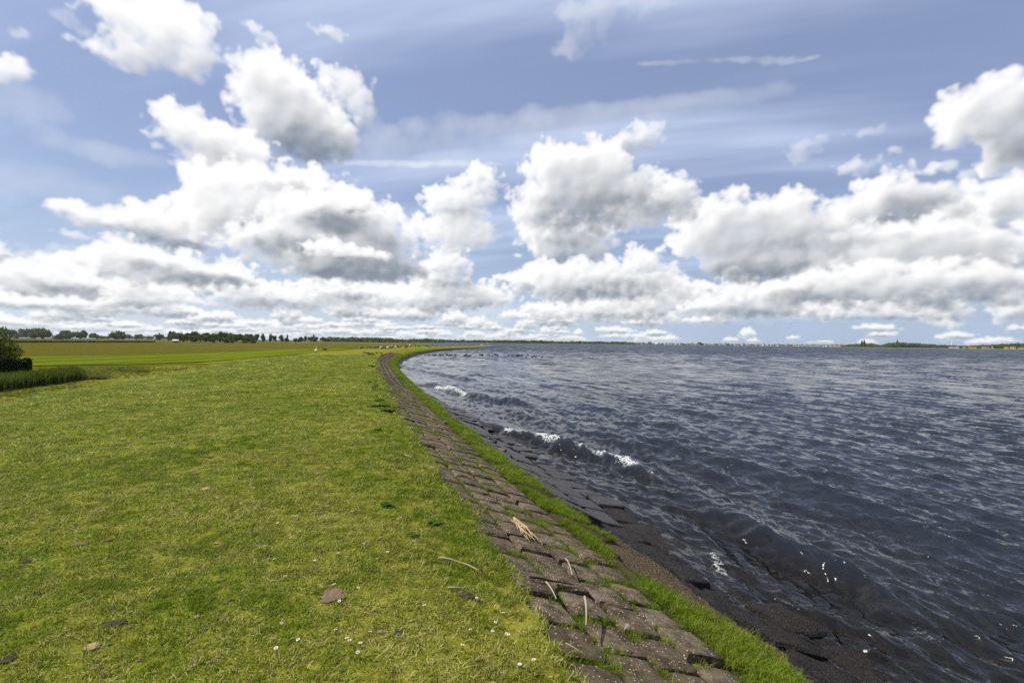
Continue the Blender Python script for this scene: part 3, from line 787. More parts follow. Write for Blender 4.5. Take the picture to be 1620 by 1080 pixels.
# waves too small to build: slopes that do not fade with distance
def slopes(vec, scale, detail):
    nd = g.n('ShaderNodeTexNoise', {'Vector': vec, 'Scale': scale, 'Detail': detail, 'Roughness': 0.6})
    return g.vm('SUBTRACT', nd.outputs['Color'], (0.5, 0.5, 0.5))
gust = g.m('ADD', 0.55, g.m('MULTIPLY', g.noise(g.vm('MULTIPLY', p, (0.35, 1.0, 1.0)), 0.035, 4.0, 0.65), 0.9))
sl = g.vm('ADD', g.vm('SCALE', slopes(mp, 0.75, 5.0), 1.15), g.vm('SCALE', slopes(mp2, 0.16, 3.0), 0.42))
sl = g.vm('MULTIPLY', sl, (1.0, 1.0, 0.0))
view = g.vm('MULTIPLY', geo.outputs['Incoming'], (1.0, 1.0, 0.0))      # far waves are seen from their near faces only
sl = g.vm('ADD', g.vm('SCALE', sl, g.m('MULTIPLY', gust, g.ss(dn, 15.0, 160.0, 0.15, 1.0))), g.vm('SCALE', view, g.m('MULTIPLY', gust, g.ss(dn, 20.0, 240.0, 0.03, 0.26))))
bmp = g.vm('NORMALIZE', g.vm('ADD', bmp0, sl))
deepc = g.mix(g.ss(g.noise(p, 0.05, 3.0), 0.35, 0.65), (0.011, 0.015, 0.0225), (0.014, 0.018, 0.025))
body = g.mix(g.ss(depth, 0.05, 0.5), (0.011, 0.0105, 0.010), deepc)
wb = g.n('ShaderNodeBsdfPrincipled', {'Base Color': body, 'Roughness': 0.035, 'IOR': 1.333, 'Specular IOR Level': 0.5, 'Normal': bmp})
gl = g.n('ShaderNodeBsdfGlossy', {'Color': (1, 1, 1), 'Roughness': 0.08, 'Normal': bmp})
tr = g.n('ShaderNodeBsdfTransparent', {'Color': (0.80, 0.74, 0.62)})
fr = g.n('ShaderNodeFresnel', {'IOR': 1.333, 'Normal': bmp})
thin = g.n('ShaderNodeMixShader', {0: fr, 1: tr, 2: gl})
ab = g.m('SUBTRACT', 1.0, g.m('POWER', 2.718, g.m('MULTIPLY', depth, -7.0)))
wsh = g.n('ShaderNodeMixShader', {0: ab, 1: thin, 2: wb})
fn = g.noise(p, 9.0, 7.0, 0.75, 1.5); fn2 = g.noise(p, 4.5, 4.0, 0.65, 1.0); bub = g.voro(p, 30.0)
fv = g.m('ADD', foam, g.m('MULTIPLY', g.m('SUBTRACT', g.m('ADD', g.m('MULTIPLY', fn, 0.6), g.m('MULTIPLY', fn2, 0.4)), 0.5), 3.2))
fv = g.m('SUBTRACT', fv, g.m('MULTIPLY', g.ss(bub, 0.1, 0.55), 0.25))
fv = g.m('MULTIPLY', fv, g.ss(foam, 0.08, 0.35))
lace = g.voro(p, 9.0, 'DISTANCE_TO_EDGE')
fm = g.m('MULTIPLY', g.ss(g.m('SUBTRACT', fv, g.m('MULTIPLY', g.ss(lace, 0.04, 0.30), 0.45)), 0.45, 1.2), 0.95)
fb = g.n('ShaderNodeBsdfPrincipled', {'Base Color': (0.56, 0.57, 0.56), 'Roughness': 0.9, 'Specular IOR Level': 0.1,
        'Normal': g.n('ShaderNodeBump', {'Strength': 0.8, 'Distance': 0.03, 'Height': fn})})
g.put(out.inputs[0], g.n('ShaderNodeMixShader', {0: fm, 1: wsh, 2: fb}))
lake = build_lake()

# ------------------------------------------------------------------ concrete blocks of the pavement
M_block, g, out = new_mat('weathered_concrete')
geo = g.n('ShaderNodeNewGeometry'); p = geo.outputs['Position']
rnd = g.n('ShaderNodeObjectInfo').outputs['Random']
n1 = g.noise(p, 6.0, 5.0, 0.65); n2 = g.noise(p, 60.0, 4.0, 0.8); n3 = g.noise(p, 150.0, 2.0, 0.6)
base = g.mix(rnd, (0.110, 0.085, 0.058), (0.165, 0.130, 0.090))
base = g.mix(g.ss(n1, 0.38, 0.66), base, (0.050, 0.037, 0.024))
base = g.mix(g.m('MULTIPLY', g.ss(n2, 0.5, 0.7), 0.6), base, (0.19, 0.15, 0.10))
base = g.mix(g.ss(n3, 0.36, 0.26, 0.0, 0.8), base, (0.03, 0.024, 0.018))
chip = g.n('ShaderNodeTexVoronoi', {'Vector': p, 'Scale': 46.0})
chipm = g.m('MULTIPLY', g.ss(chip.outputs[0], 0.22, 0.32, 1.0, 0.0), g.ss(g.n('ShaderNodeSeparateColor', {0: chip.outputs[1]}).outputs[0], 0.66, 0.72))
base = g.mix(chipm, base, (0.50, 0.44, 0.34))
lich = g.m('MULTIPLY', g.ss(g.noise(p, 4.3, 5.0, 0.75), 0.64, 0.70), 0.85)
base = g.mix(lich, base, (0.30, 0.28, 0.23))
orange = g.m('MULTIPLY', g.ss(g.noise(g.vm('ADD', p, (7.0, 3.0, 1.0)), 5.1, 4.0, 0.7), 0.68, 0.73), 0.8)
base = g.mix(orange, base, (0.26, 0.13, 0.02))
moss = g.m('MULTIPLY', g.ss(g.noise(g.vm('ADD', p, (1.0, 9.0, 4.0)), 2.2, 5.0, 0.7), 0.58, 0.68), 0.55)
base = g.mix(moss, base, (0.07, 0.075, 0.02))
bm = g.n('ShaderNodeBump', {'Strength': 1.0, 'Distance': 0.016, 'Height': g.m('ADD', g.m('MULTIPLY', n2, 0.8), g.m('ADD', n1, g.m('MULTIPLY', chipm, 0.25)))})
g.put(out.inputs[0], g.n('ShaderNodeBsdfPrincipled', {'Base Color': base, 'Roughness': 0.95, 'Specular IOR Level': 0.06, 'Normal': bm}))

def block_mesh(name, n, seed, lx=0.335, ly=0.375, h=0.19, mat=None, round_=0.011, rough=0.005, irregular=0.0):
    """a cast block with worn edges, n x n facets on the top; origin in the middle of the top"""
    rg = np.random.default_rng(seed)
    if n <= 3: t = np.array([-1, -0.88, 0.88, 1.0])
    else:
        t = np.r_[-1, -0.955, np.linspace(-0.88, 0.88, n - 3), 0.955, 1]
    A, B = np.meshgrid(t, t, indexing='ij')
    e = np.maximum(np.abs(A), np.abs(B))
    c = np.clip(np.abs(A) + np.abs(B) - 1.74, 0, 1)
    x = A * lx / 2 * (1 - 0.22 * c); y = B * ly / 2 * (1 - 0.22 * c)
    drop = round_ * np.clip((e - 0.84) / 0.16, 0, 1) ** 1.8
    z = -drop + rough * fbm(x * 14 + seed, y * 14, seed, 3) - 0.003 * (A ** 2 + B ** 2)
    edge_n = fbm(x * 9 + 3 * seed, y * 9 + seed, seed + 9, 3)
    x = x * (1 + 0.05 * edge_n * e); y = y * (1 + 0.05 * edge_n * e)
    z = z - np.clip(edge_n - 0.15, 0, 1) * 0.06 * (e > 0.93)
    if irregular:
        q = rg.uniform(-1, 1, (2, 4)) * irregular
        w = [(1 - A) * (1 - B) / 4, (1 + A) * (1 - B) / 4, (1 + A) * (1 + B) / 4, (1 - A) * (1 + B) / 4]
        x = x + sum(q[0, i] * w[i] for i in range(4)); y = y + sum(q[1, i] * w[i] for i in range(4))
    m = len(t)
    V = [tuple(v) for v in np.stack([x, y, z], -1).reshape(-1, 3)]
    F = [tuple(f) for f in grid_faces(m, m)]
    ring = [i * m for i in range(m)] + [(m - 1) * m + j for j in range(1, m)] + [i * m + m - 1 for i in range(m - 2, -1, -1)] + [j for j in range(m - 2, 0, -1)]
    b0 = len(V)
    for i in ring: V.append((V[i][0] * 0.98, V[i][1] * 0.98, -h))
    k = len(ring)
    for i in range(k):
        j = (i + 1) % k
        F.append((ring[i], ring[j], b0 + j, b0 + i))
    me = bpy.data.meshes.new(name); me.from_pydata(V, [], F)
    bm_ = bmesh.new(); bm_.from_mesh(me); bmesh.ops.recalc_face_normals(bm_, faces=bm_.faces); bm_.to_mesh(me); bm_.free()
    for pl in me.polygons: pl.use_smooth = n > 3 and max(abs(V[i][0]) / lx + abs(V[i][1]) / ly * 0 for i in pl.vertices) < 0.475 and max(abs(V[i][1]) / ly for i in pl.vertices) < 0.475
    me.materials.append(mat)
    return me

fine_blocks = [block_mesh('paving_block', 9, 20 + i, 0.333 + .012 * (i % 3 - 1), 0.372 + .016 * (i % 2), mat=M_block, irregular=0.005) for i in range(9)]
plain_blocks = [block_mesh('paving_block', 3, 40 + i, 0.333, 0.375, mat=M_block, rough=.004, irregular=0.006) for i in range(9)]
rng = random.Random(3)
PITCH_S, PITCH_U = 0.405, 0.352
blocks = []
def block_frame(s, u, dz, tilt_s, tilt_u, yaw):
    x, y = su_xy(np.array([s]), np.array([u]))
    x, y = float(x[0]), float(y[0])
    tx, ty = float(np.interp(s, PS, TX)), float(np.interp(s, PS, TY))
    es = Vector((tx, ty, 0.0)); eu = Vector((ty, -tx, -1 / 3.0)).normalized(); en = eu.cross(es).normalized()
    if en.z < 0: en = -en
    rot = Matrix((eu, es, en)).transposed() @ (Matrix.Rotation(tilt_s, 3, 'X') @ Matrix.Rotation(tilt_u, 3, 'Y') @ Matrix.Rotation(yaw, 3, 'Z'))
    z = float(land_z(np.array([s]), np.array([u]))[0]) + dz
    return Matrix.Translation((x, y, z)) @ rot.to_4x4()
s_last = S_PAVE
spots = []
row = 0
s = S0 - 3.2
while s < s_last:
    for c in range(4):
        u = (c + 0.5) * PITCH_U - 0.01
        ds = (0.13 if c % 2 else 0.0) + 0.05 * c
        big = rng.random() < 0.08
        spots.append((s + ds + rng.uniform(-.012, .012), u + rng.uniform(-.008, .008), rng.gauss(0, .007) + (0.022 if big else 0), R(rng.gauss(-1.6, 0.8)), R(rng.gauss(0, 0.8)), R(rng.gauss(0, 0.9))))
    s += PITCH_S + rng.uniform(-.006, .006)
spots.sort(key=lambda q: abs(q[0] - (S0 + 0.2)))
view = [q for q in spots if q[0] > S0 - 0.7]
singles, rest = view[:300], view[300:] 
for i, q in enumerate(singles):
    me = (fine_blocks if q[0] < S0 + 11 else plain_blocks)[rng.randrange(9)]
    o = bpy.data.objects.new('paving_block', me)
    link(o, pave)
    M = block_frame(*q)
    if rng.random() < .5: M = M @ Matrix.Rotation(math.pi, 4, 'Z')
    o.matrix_world = M
def join_meshes(name, items, mat):
    """items: (mesh, matrix) -> one mesh"""
    Vs, Fs, n0 = [], [], 0
    cache = {}
    for me, M in items:
        if me.name not in cache:
            v = np.empty(len(me.vertices) * 3, np.float32); me.vertices.foreach_get('co', v)
            cache[me.name] = (v.reshape(-1, 3), np.array([list(pp.vertices) for pp in me.polygons if len(pp.vertices) == 4]))
        v, f = cache[me.name]
        A = np.array(M)
        Vs.append(v @ A[:3, :3].T + A[:3, 3]); Fs.append(f + n0); n0 += len(v)
    return np_mesh(name, np.concatenate(Vs), np.concatenate(Fs), mat, smooth_shade=False)
me = join_meshes('distant_blocks', [(plain_blocks[rng.randrange(9)], block_frame(*q)) for q in rest + [q for q in spots if q[0] <= S0 - 0.7]], M_block)
link(bpy.data.objects.new('distant_blocks', me), pave, kind='stuff')

# ------------------------------------------------------------------ wet slabs of the apron
M_slab, g, out = new_mat('wet_black_stone')
geo = g.n('ShaderNodeNewGeometry'); p = geo.outputs['Position']
n1 = g.noise(p, 5.0, 5.0, 0.7); n2 = g.noise(p, 40.0, 4.0, 0.7)
c = g.mix(g.ss(n1, 0.35, 0.7), (0.018, 0.016, 0.016), (0.042, 0.036, 0.034))
c = g.mix(g.m('MULTIPLY', g.ss(n2, 0.55, 0.75), 0.5), c, (0.06, 0.052, 0.045))
bm = g.n('ShaderNodeBump', {'Strength': 0.5, 'Distance': 0.012, 'Height': g.m('ADD', n1, n2)})
g.put(out.inputs[0], g.n('ShaderNodeBsdfPrincipled', {'Base Color': c, 'Roughness': g.m('ADD', 0.22, g.m('MULTIPLY', n1, 0.35)), 'Specular IOR Level': 0.22, 'Normal': bm}))
slab_meshes = [block_mesh('stone_slab', 5, 60 + i, 0.53, 0.62, 0.16, M_slab, round_=0.016, rough=0.016, irregular=0.06) for i in range(8)]
weedy_meshes = [block_mesh('stone_slab', 7, 160 + i, 0.58, 0.68, 0.16, M_apron, round_=0.03, rough=0.035, irregular=0.10) for i in range(8)]
n_slab = 0
s = S0 - 1.6
while s < S0 + 31:
    for c in range(6 if s < S0 + 12 else 5):
        u = 2.25 + c * 0.60 + rng.uniform(-.05, .05)
        sp = s + (0.3 if c % 2 else 0) + rng.uniform(-.06, .06)
        weedy = sp < S0 + 4.2 + 0.5 * c + rng.uniform(-.4, .4)
        if rng.random() < 0.12 or n_slab >= 295 or (weedy and u < 2.6): continue
        x, y = (float(v[0]) for v in su_xy(np.array([sp]), np.array([u])))
        sa = np.array([sp]); ua = np.array([u])
        z0 = float(land_z(sa, ua)[0]); z1 = float(land_z(sa, ua + .2)[0])
        tx, ty = float(np.interp(sp, PS, TX)), float(np.interp(sp, PS, TY))
        es = Vector((tx, ty, 0)); eu = Vector((ty, -tx, (z1 - z0) / .2)).normalized(); en = eu.cross(es)
        if en.z < 0: en = -en
        rot = Matrix((eu, es, en)).transposed() @ Matrix.Rotation(R(rng.gauss(0, 1.5)), 3, 'X') @ Matrix.Rotation(R(rng.gauss(0, 1.5)), 3, 'Y') @ Matrix.Rotation(R(rng.gauss(0, 7)) + (math.pi if rng.random() < .5 else 0), 3, 'Z')
        o = bpy.data.objects.new('stone_slab', (weedy_meshes if weedy else slab_meshes)[rng.randrange(8)])
        link(o, apron)
        o.matrix_world = Matrix.Translation((x, y, z0 + (0.03 if weedy else 0.075 if c < 3 else 0.045) + rng.gauss(0, .016))) @ rot.to_4x4()
        n_slab += 1
    s += 0.70

# ------------------------------------------------------------------ grass: tufts scattered over points by geometry nodes (nobody could count the blades)
def blade_mat(name, low, mid, dry, dry_share, trans=0.35):
    m, g, out = new_mat(name)
    geo = g.n('ShaderNodeNewGeometry'); p = geo.outputs['Position']
    tone = g.n('ShaderNodeAttribute', attribute_name='tone').outputs['Fac']
    rnd = g.n('ShaderNodeObjectInfo').outputs['Random']
    n1 = g.noise(p, 0.55, 3.0, 0.6); n2 = g.noise(p, 3.0, 3.0, 0.6)
    c = g.mix(g.ss(g.m('ADD', g.m('MULTIPLY', n1, 0.6), g.m('MULTIPLY', n2, 0.4)), 0.38, 0.62), low, mid)
    c = g.mix(g.m('MULTIPLY', g.m('SUBTRACT', rnd, 0.5), 0.5), c, mid)
    dsel = g.m('ADD', g.m('MULTIPLY', g.m('SUBTRACT', n2, 0.5), 1.1), g.m('ADD', tone, g.m('MULTIPLY', g.m('SUBTRACT', n1, 0.5), 0.7)))
    c = g.mix(g.ss(dsel, 1 - dry_share - 0.12, 1 - dry_share + 0.05), c, dry)
    c = g.vm('SCALE', c, g.ss(g.m('ADD', g.m('MULTIPLY', rnd, .6), g.m('MULTIPLY', tone, .4)), 0.15, 0.85, 0.50, 1.40))
    d = g.n('ShaderNodeBsdfPrincipled', {'Base Color': c, 'Roughness': 0.7, 'Specular IOR Level': 0.10})
    t = g.n('ShaderNodeBsdfTranslucent', {'Color': g.mix(0.5, c, (0.16, 0.24, 0.01))})
    g.put(out.inputs[0], g.n('ShaderNodeMixShader', {0: trans, 1: d, 2: t}))
    return m
M_blade = blade_mat('turf_blade', (0.122, 0.186, 0.010), (0.200, 0.240, 0.015), (0.40, 0.35, 0.13), 0.145)
M_vblade = blade_mat('verge_blade', (0.115, 0.185, 0.010), (0.155, 0.215, 0.014), (0.20, 0.20, 0.04), 0.10, 0.42)
M_reed = blade_mat('reed_blade', (0.035, 0.058, 0.012), (0.055, 0.085, 0.016), (0.16, 0.13, 0.07), 0.10, 0.30)
M_rough = blade_mat('rough_blade', (0.085, 0.105, 0.010), (0.115, 0.125, 0.014), (0.22, 0.19, 0.08), 0.2, 0.3)

def tuft_mesh(name, n, rad, h0, h1, w, lean, mat, seed, curl=0.5):
    rg = np.random.default_rng(seed)
    a = rg.uniform(0, 2 * math.pi, n); r = rad * np.sqrt(rg.uniform(0, 1, n))
    bx, by = r * np.cos(a), r * np.sin(a)
    h = rg.uniform(h0, h1, n); d = rg.uniform(0, 2 * math.pi, n)
    ln = np.abs(rg.normal(0, lean, n)); fl = rg.uniform(-.5, .5, n) + d + math.pi / 2
    wx, wy = np.cos(fl) * w / 2 * rg.uniform(.6, 1.3, n), np.sin(fl) * w / 2 * rg.uniform(.6, 1.3, n)
    pts = []
    for t in (0.0, 0.5, 1.0):
        off = h * np.sin(ln) * t * (1 - curl + curl * t * 2); zz = h * np.cos(ln) * t * (1 - 0.25 * curl * t)
        pts.append((bx + np.cos(d) * off, by + np.sin(d) * off, zz))
    V = np.empty((n, 5, 3), np.float32)
    V[:, 0] = np.stack([pts[0][0] - wx, pts[0][1] - wy, pts[0][2] - 0.006], -1); V[:, 1] = np.stack([pts[0][0] + wx, pts[0][1] + wy, pts[0][2] - 0.006], -1)
    V[:, 2] = np.stack([pts[1][0] + wx * .8, pts[1][1] + wy * .8, pts[1][2]], -1); V[:, 3] = np.stack([pts[1][0] - wx * .8, pts[1][1] - wy * .8, pts[1][2]], -1)
    V[:, 4] = np.stack(pts[2], -1)
    i = np.arange(n)[:, None] * 5
    F = np.concatenate([i + [0, 1, 2], i + [0, 2, 3], i + [3, 2, 4]])
    me = np_mesh(name, V.reshape(-1, 3), F, mat, smooth_shade=False)
    attr(me, 'tone', np.repeat(rg.uniform(0, 1, n), 5))
    return me

def tuft_collection(name, meshes):
    c = bpy.data.collections.new(name)
    for me in meshes: c.objects.link(bpy.data.objects.new(me.name, me))
    return c

def scatter(name, pts, scales, collection, seed, label=None, parent=None):
    """pts (n,3), scales (n,3): one object whose geometry nodes put a tuft on every point"""
    rg = np.random.default_rng(seed)
    n = len(pts)
    me = bpy.data.meshes.new(name)
    me.vertices.add(n); me.vertices.foreach_set('co', np.ascontiguousarray(pts, dtype=np.float32).ravel())
    for nm, v in (('scl', scales), ('rot', np.stack([rg.normal(0, .07, n), rg.normal(0, .07, n), rg.uniform(0, 6.283, n)], -1))):
        a = me.attributes.new(nm, 'FLOAT_VECTOR', 'POINT'); a.data.foreach_set('vector', np.ascontiguousarray(v, dtype=np.float32).ravel())
    o = link(bpy.data.objects.new(name, me), parent, kind='stuff', label=label)
    ng = bpy.data.node_groups.new(name, 'GeometryNodeTree')
    ng.interface.new_socket('Geometry', in_out='INPUT', socket_type='NodeSocketGeometry'); ng.interface.new_socket('Geometry', in_out='OUTPUT', socket_type='NodeSocketGeometry')
    N = ng.nodes
    gi, go = N.new('NodeGroupInput'), N.new('NodeGroupOutput')
    iop = N.new('GeometryNodeInstanceOnPoints'); ci = N.new('GeometryNodeCollectionInfo')
    ci.inputs['Collection'].default_value = collection; ci.inputs['Separate Children'].default_value = True; ci.inputs['Reset Children'].default_value = True
    iop.inputs['Pick Instance'].default_value = True
    def named(nm):
        a = N.new('GeometryNodeInputNamedAttribute'); a.data_type = 'FLOAT_VECTOR'; a.inputs['Name'].default_value = nm
        return [x for x in a.outputs if x.enabled][0]
    e2r = N.new('FunctionNodeEulerToRotation')
    rv = N.new('FunctionNodeRandomValue'); rv.data_type = 'INT'
    rv.inputs[4].default_value = 0; rv.inputs[5].default_value = 97; rv.inputs['Seed'].default_value = seed
    L = ng.links
    L.new(gi.outputs[0], iop.inputs['Points']); L.new(ci.outputs[0], iop.inputs['Instance'])
    L.new([x for x in rv.outputs if x.enabled][0], iop.inputs['Instance Index'])
    L.new(named('rot'), e2r.inputs[0]); L.new(e2r.outputs[0], iop.inputs['Rotation']); L.new(named('scl'), iop.inputs['Scale'])
    L.new(iop.outputs[0], go.inputs[0])
    md = o.modifiers.new('scatter', 'NODES'); md.node_group = ng
    return o

def ring_points(rg, r0, r1, dens, a0=-54, a1=54):
    n = int(0.5 * (r1 ** 2 - r0 ** 2) * R(a1 - a0) * dens)
    r = np.sqrt(rg.uniform(r0 ** 2, r1 ** 2, n)); a = np.radians(rg.uniform(a0, a1, n))
    return r * np.sin(a), r * np.cos(a)

rg = np.random.default_rng(21)
turf = tuft_collection('turf_tufts', [tuft_mesh('turf_tuft', 32, 0.055, 0.016, 0.050, 0.0042, 0.90, M_blade, 100 + i, .7) for i in range(12)])
P_, S_c = [], []
for r0, r1, dens, sc, sz in ((2.2, 5.0, 520, 1.0, 1.0), (5.0, 9.0, 260, 1.35, 1.15), (9.0, 16.0, 100, 2.1, 1.3), (16.0, 30.0, 34, 3.6, 1.7), (30.0, 62.0, 8, 7.0, 2.2)):
    x, y = ring_points(rg, r0, r1, dens, -84, 56)
    s, u = xy_su(x, y)
    m = (u < grass_edge(s) + 0.04) & (u > -15)
    # bare and cropped patches
    m &= (fbm(x * 1.7, y * 1.7, 91, 3) > -0.42) | (rg.uniform(0, 1, len(x)) < .4)
    x, y, s, u = x[m], y[m], s[m], u[m]
    z = land_z(s, u) + bumps(x, y)
    lush = 1.0 + 0.45 * smooth(-0.9, -0.05, u) + 0.35 * fbm(x * .9, y * .9, 92, 2)
    k = sc * rg.uniform(0.75, 1.25, len(x))
    P_.append(np.stack([x, y, z], -1)); S_c.append(np.stack([k, k, sz * 0.82 * lush * rg.uniform(.7, 1.3, len(x))], -1))
scatter('grass', np.concatenate(P_), np.concatenate(S_c), turf, 1, 'short sheep-cropped grass covering the top of the dike')

vt = tuft_collection('verge_tufts', [tuft_mesh('verge_tuft', 40, 0.05, 0.025, 0.075, 0.0040, 0.75, M_vblade, 200 + i, .7) for i in range(10)])
P_, S_c = [], []
for s0, s1, dens, sc in ((S0 - 1, S0 + 6, 620, 1.0), (S0 + 6, S0 + 16, 260, 1.4), (S0 + 16, S0 + 70, 60, 2.6), (S0 + 70, S0 + 140, 16, 5.0)):
    n = int((s1 - s0) * 1.1 * dens)
    s = rg.uniform(s0, s1, n); u = rg.uniform(1.36, 2.6, n)
    ed = verge_edge(s)
    m = (u < ed + rg.normal(0, .03, n)) & (rg.uniform(0, 1, n) < smooth(1.36, 1.46, u))
    m &= (fbm(s * 1.3, u * 2, 93, 3) > -0.24 + 0.14 * smooth(S0 + 6, S0 + 3, s) * smooth(S0 + 1.4, S0 + 2.2, s) - 0.2 * smooth(S0 + 1.6, S0 + 1.0, s) + 0.24 * smooth(S0 + 4.2, S0 + 3.4, s) * smooth(S0 + 0.9, S0 + 1.5, s) * smooth(1.5, 1.75, u))
    s, u = s[m], u[m]
    x, y = su_xy(s, u)
    z = land_z(s, u) + 0.03
    k = sc * rg.uniform(.7, 1.25, len(s))
    P_.append(np.stack([x, y, z], -1)); S_c.append(np.stack([k, k, (0.7 + .3 * sc) * rg.uniform(.7, 1.35, len(s))], -1))
scatter('verge_tussocks', np.concatenate(P_), np.concatenate(S_c), vt, 2, 'bright green grass on the verge between the stones and the water')

# grass in the joints of the pavement, thicker where it has taken hold
n = 15000
s = rg.uniform(S0 - 0.6, S0 + 24, n); u = rg.uniform(0.0, 1.42, n)
q = np.array([(a[0], a[1]) for a in spots if S0 - 1.5 < a[0] < S0 + 25.5])
keep = np.zeros(n, bool)
for i in range(0, n, 1500):
    ds = (s[i:i + 1500, None] - q[None, :, 0]); du = (u[i:i + 1500, None] - q[None, :, 1])
    inside_ = (np.abs(ds) < 0.165) & (np.abs(du) < 0.150)
    keep[i:i + 1500] = ~inside_.any(1)
x, y = su_xy(s, u)
keep &= (fbm(x * 0.9, y * 0.9, 94, 3) + 0.10 * smooth(0.9, 0.3, u) + 0.22 * smooth(S0 + 10, S0 + 4, s) - .12 > rg.uniform(-.20, .30, n))
s, u, x, y = s[keep], u[keep], x[keep], y[keep]
k = rg.uniform(.5, 1.05, len(s))
scatter('joint_grass', np.stack([x, y, land_z(s, u) - 0.035], -1), np.stack([k, k, k * rg.uniform(.9, 1.7, len(s))], -1), vt, 3, 'grass growing in the joints between the concrete blocks')

# ------------------------------------------------------------------ far land round the lake
def far_shore():
    az = np.radians(np.linspace(-12, 66, 160)); d = np.degrees(az)
    D = np.interp(d, [-12, -6, 4, 10, 13, 25, 33, 36, 46, 66], [1250, 1300, 1300, 1500, 1850, 1900, 1700, 1450, 1400, 1400]) + 14 * fbm(d * 0.9, d * 0, 600, 3)
    rows_ = [(-3, -0.6), (0, 0.25), (12, 0.7), (60, 0.8), (400, 0.8), (2500, 1.0), (7000, 1.2)]
    V = np.array([[(math.sin(a) * (q + dd), math.cos(a) * (q + dd), z) for dd, z in rows_] for a, q in zip(az, D)])
    me = np_mesh('far_shore', V.reshape(-1, 3), grid_faces(len(az), len(rows_)), M_far)
    if me.polygons[3].normal.z < 0: me.flip_normals()
    link(bpy.data.objects.new('far_shore', me), kind='structure')
    return lambda a: float(np.interp(a, d, D))
shore_D = far_shore()
# a low bank that closes the bay behind the spit
c = [(-30, 214), (-52, 260), (-66, 320), (-88, 480), (-120, 700), (-205, 1270)]
V = []
for i, (x, y) in enumerate(c):
    for k, (dx, z) in enumerate(((-6, -0.75), (-2, 0.45), (1.5, 0.5), (6, -0.5))): V.append((x + dx * (1 + y / 500), y, z))
me = np_mesh('bay_bank', np.array(V), grid_faces(len(c), 4), M_far)
if me.polygons[1].normal.z < 0: me.flip_normals()
link(bpy.data.objects.new('bay_bank', me), kind='structure')

# ------------------------------------------------------------------ trees
def leaf_mat(name, dark, light, trans=0.25):
    m, g, out = new_mat(name)
    tone = g.n('ShaderNodeAttribute', attribute_name='tone').outputs['Fac']
    rnd = g.n('ShaderNodeObjectInfo').outputs['Random']
    c = g.mix(g.m('ADD', g.m('MULTIPLY', tone, 0.75), g.m('MULTIPLY', rnd, 0.25)), dark, light)
    d = g.n('ShaderNodeBsdfPrincipled', {'Base Color': c, 'Roughness': 0.8, 'Specular IOR Level': 0.06})
    t = g.n('ShaderNodeBsdfTranslucent', {'Color': c})
    g.put(out.inputs[0], g.n('ShaderNodeMixShader', {0: trans, 1: d, 2: t}))
    return m
M_leaf = leaf_mat('dark_leaf', (0.045, 0.070, 0.018), (0.11, 0.145, 0.036), 0.35)
M_leaf_p = leaf_mat('pale_leaf', (0.060, 0.085, 0.034), (0.13, 0.155, 0.06), 0.35)
M_leaf_y = leaf_mat('willow_leaf', (0.020, 0.034, 0.006), (0.14, 0.16, 0.02), 0.25)
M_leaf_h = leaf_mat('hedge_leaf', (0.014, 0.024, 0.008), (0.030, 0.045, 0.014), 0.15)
M_bark = principled('bark', (0.055, 0.042, 0.03), 0.9, 0.1)

def crown_mesh(name, blobs, n, size, mat, seed):
    """leaf sprays spread through a crown made of several lobes; unit crown: x,y within about 1, z 0..1"""
    rg = np.random.default_rng(seed)
    b = np.array(blobs, float)
    vol = b[:, 3] * b[:, 4] * b[:, 5]; pick = rg.choice(len(b), n, p=(vol ** .67) / (vol ** .67).sum())
    dirs = rg.normal(0, 1, (n, 3)); dirs /= np.linalg.norm(dirs, axis=1)[:, None]
    rad = rg.uniform(0.45, 1.0, n) ** 0.5 * (1 + 0.14 * rg.normal(0, 1, n))
    c = b[pick, :3] + dirs * b[pick, 3:6] * rad[:, None]
    nrm = dirs + rg.normal(0, 0.7, (n, 3)); nrm /= np.linalg.norm(nrm, axis=1)[:, None]
    t = np.cross(nrm, rg.normal(0, 1, (n, 3))); t /= np.linalg.norm(t, axis=1)[:, None]
    bt = np.cross(nrm, t)
    sz = size * rg.uniform(0.5, 1.35, n)[:, None]
    V = np.stack([c - t * sz - bt * sz * .3, c + bt * sz * .75 - t * sz * .1, c + t * sz + bt * sz * .2, c - bt * sz * .7 + t * sz * .15], 1)
    me = np_mesh(name, V.reshape(-1, 3), np.arange(4 * n).reshape(n, 4), mat, smooth_shade=False)
    cl = 0.5 + 0.5 * np.sin(c[:, 0] * 7 + seed) * np.sin(c[:, 1] * 6 + 2) * np.sin(c[:, 2] * 8)
    attr(me, 'tone', np.repeat(np.clip(cl * 0.6 + rg.uniform(0, .4, n), 0, 1), 4))
    return me

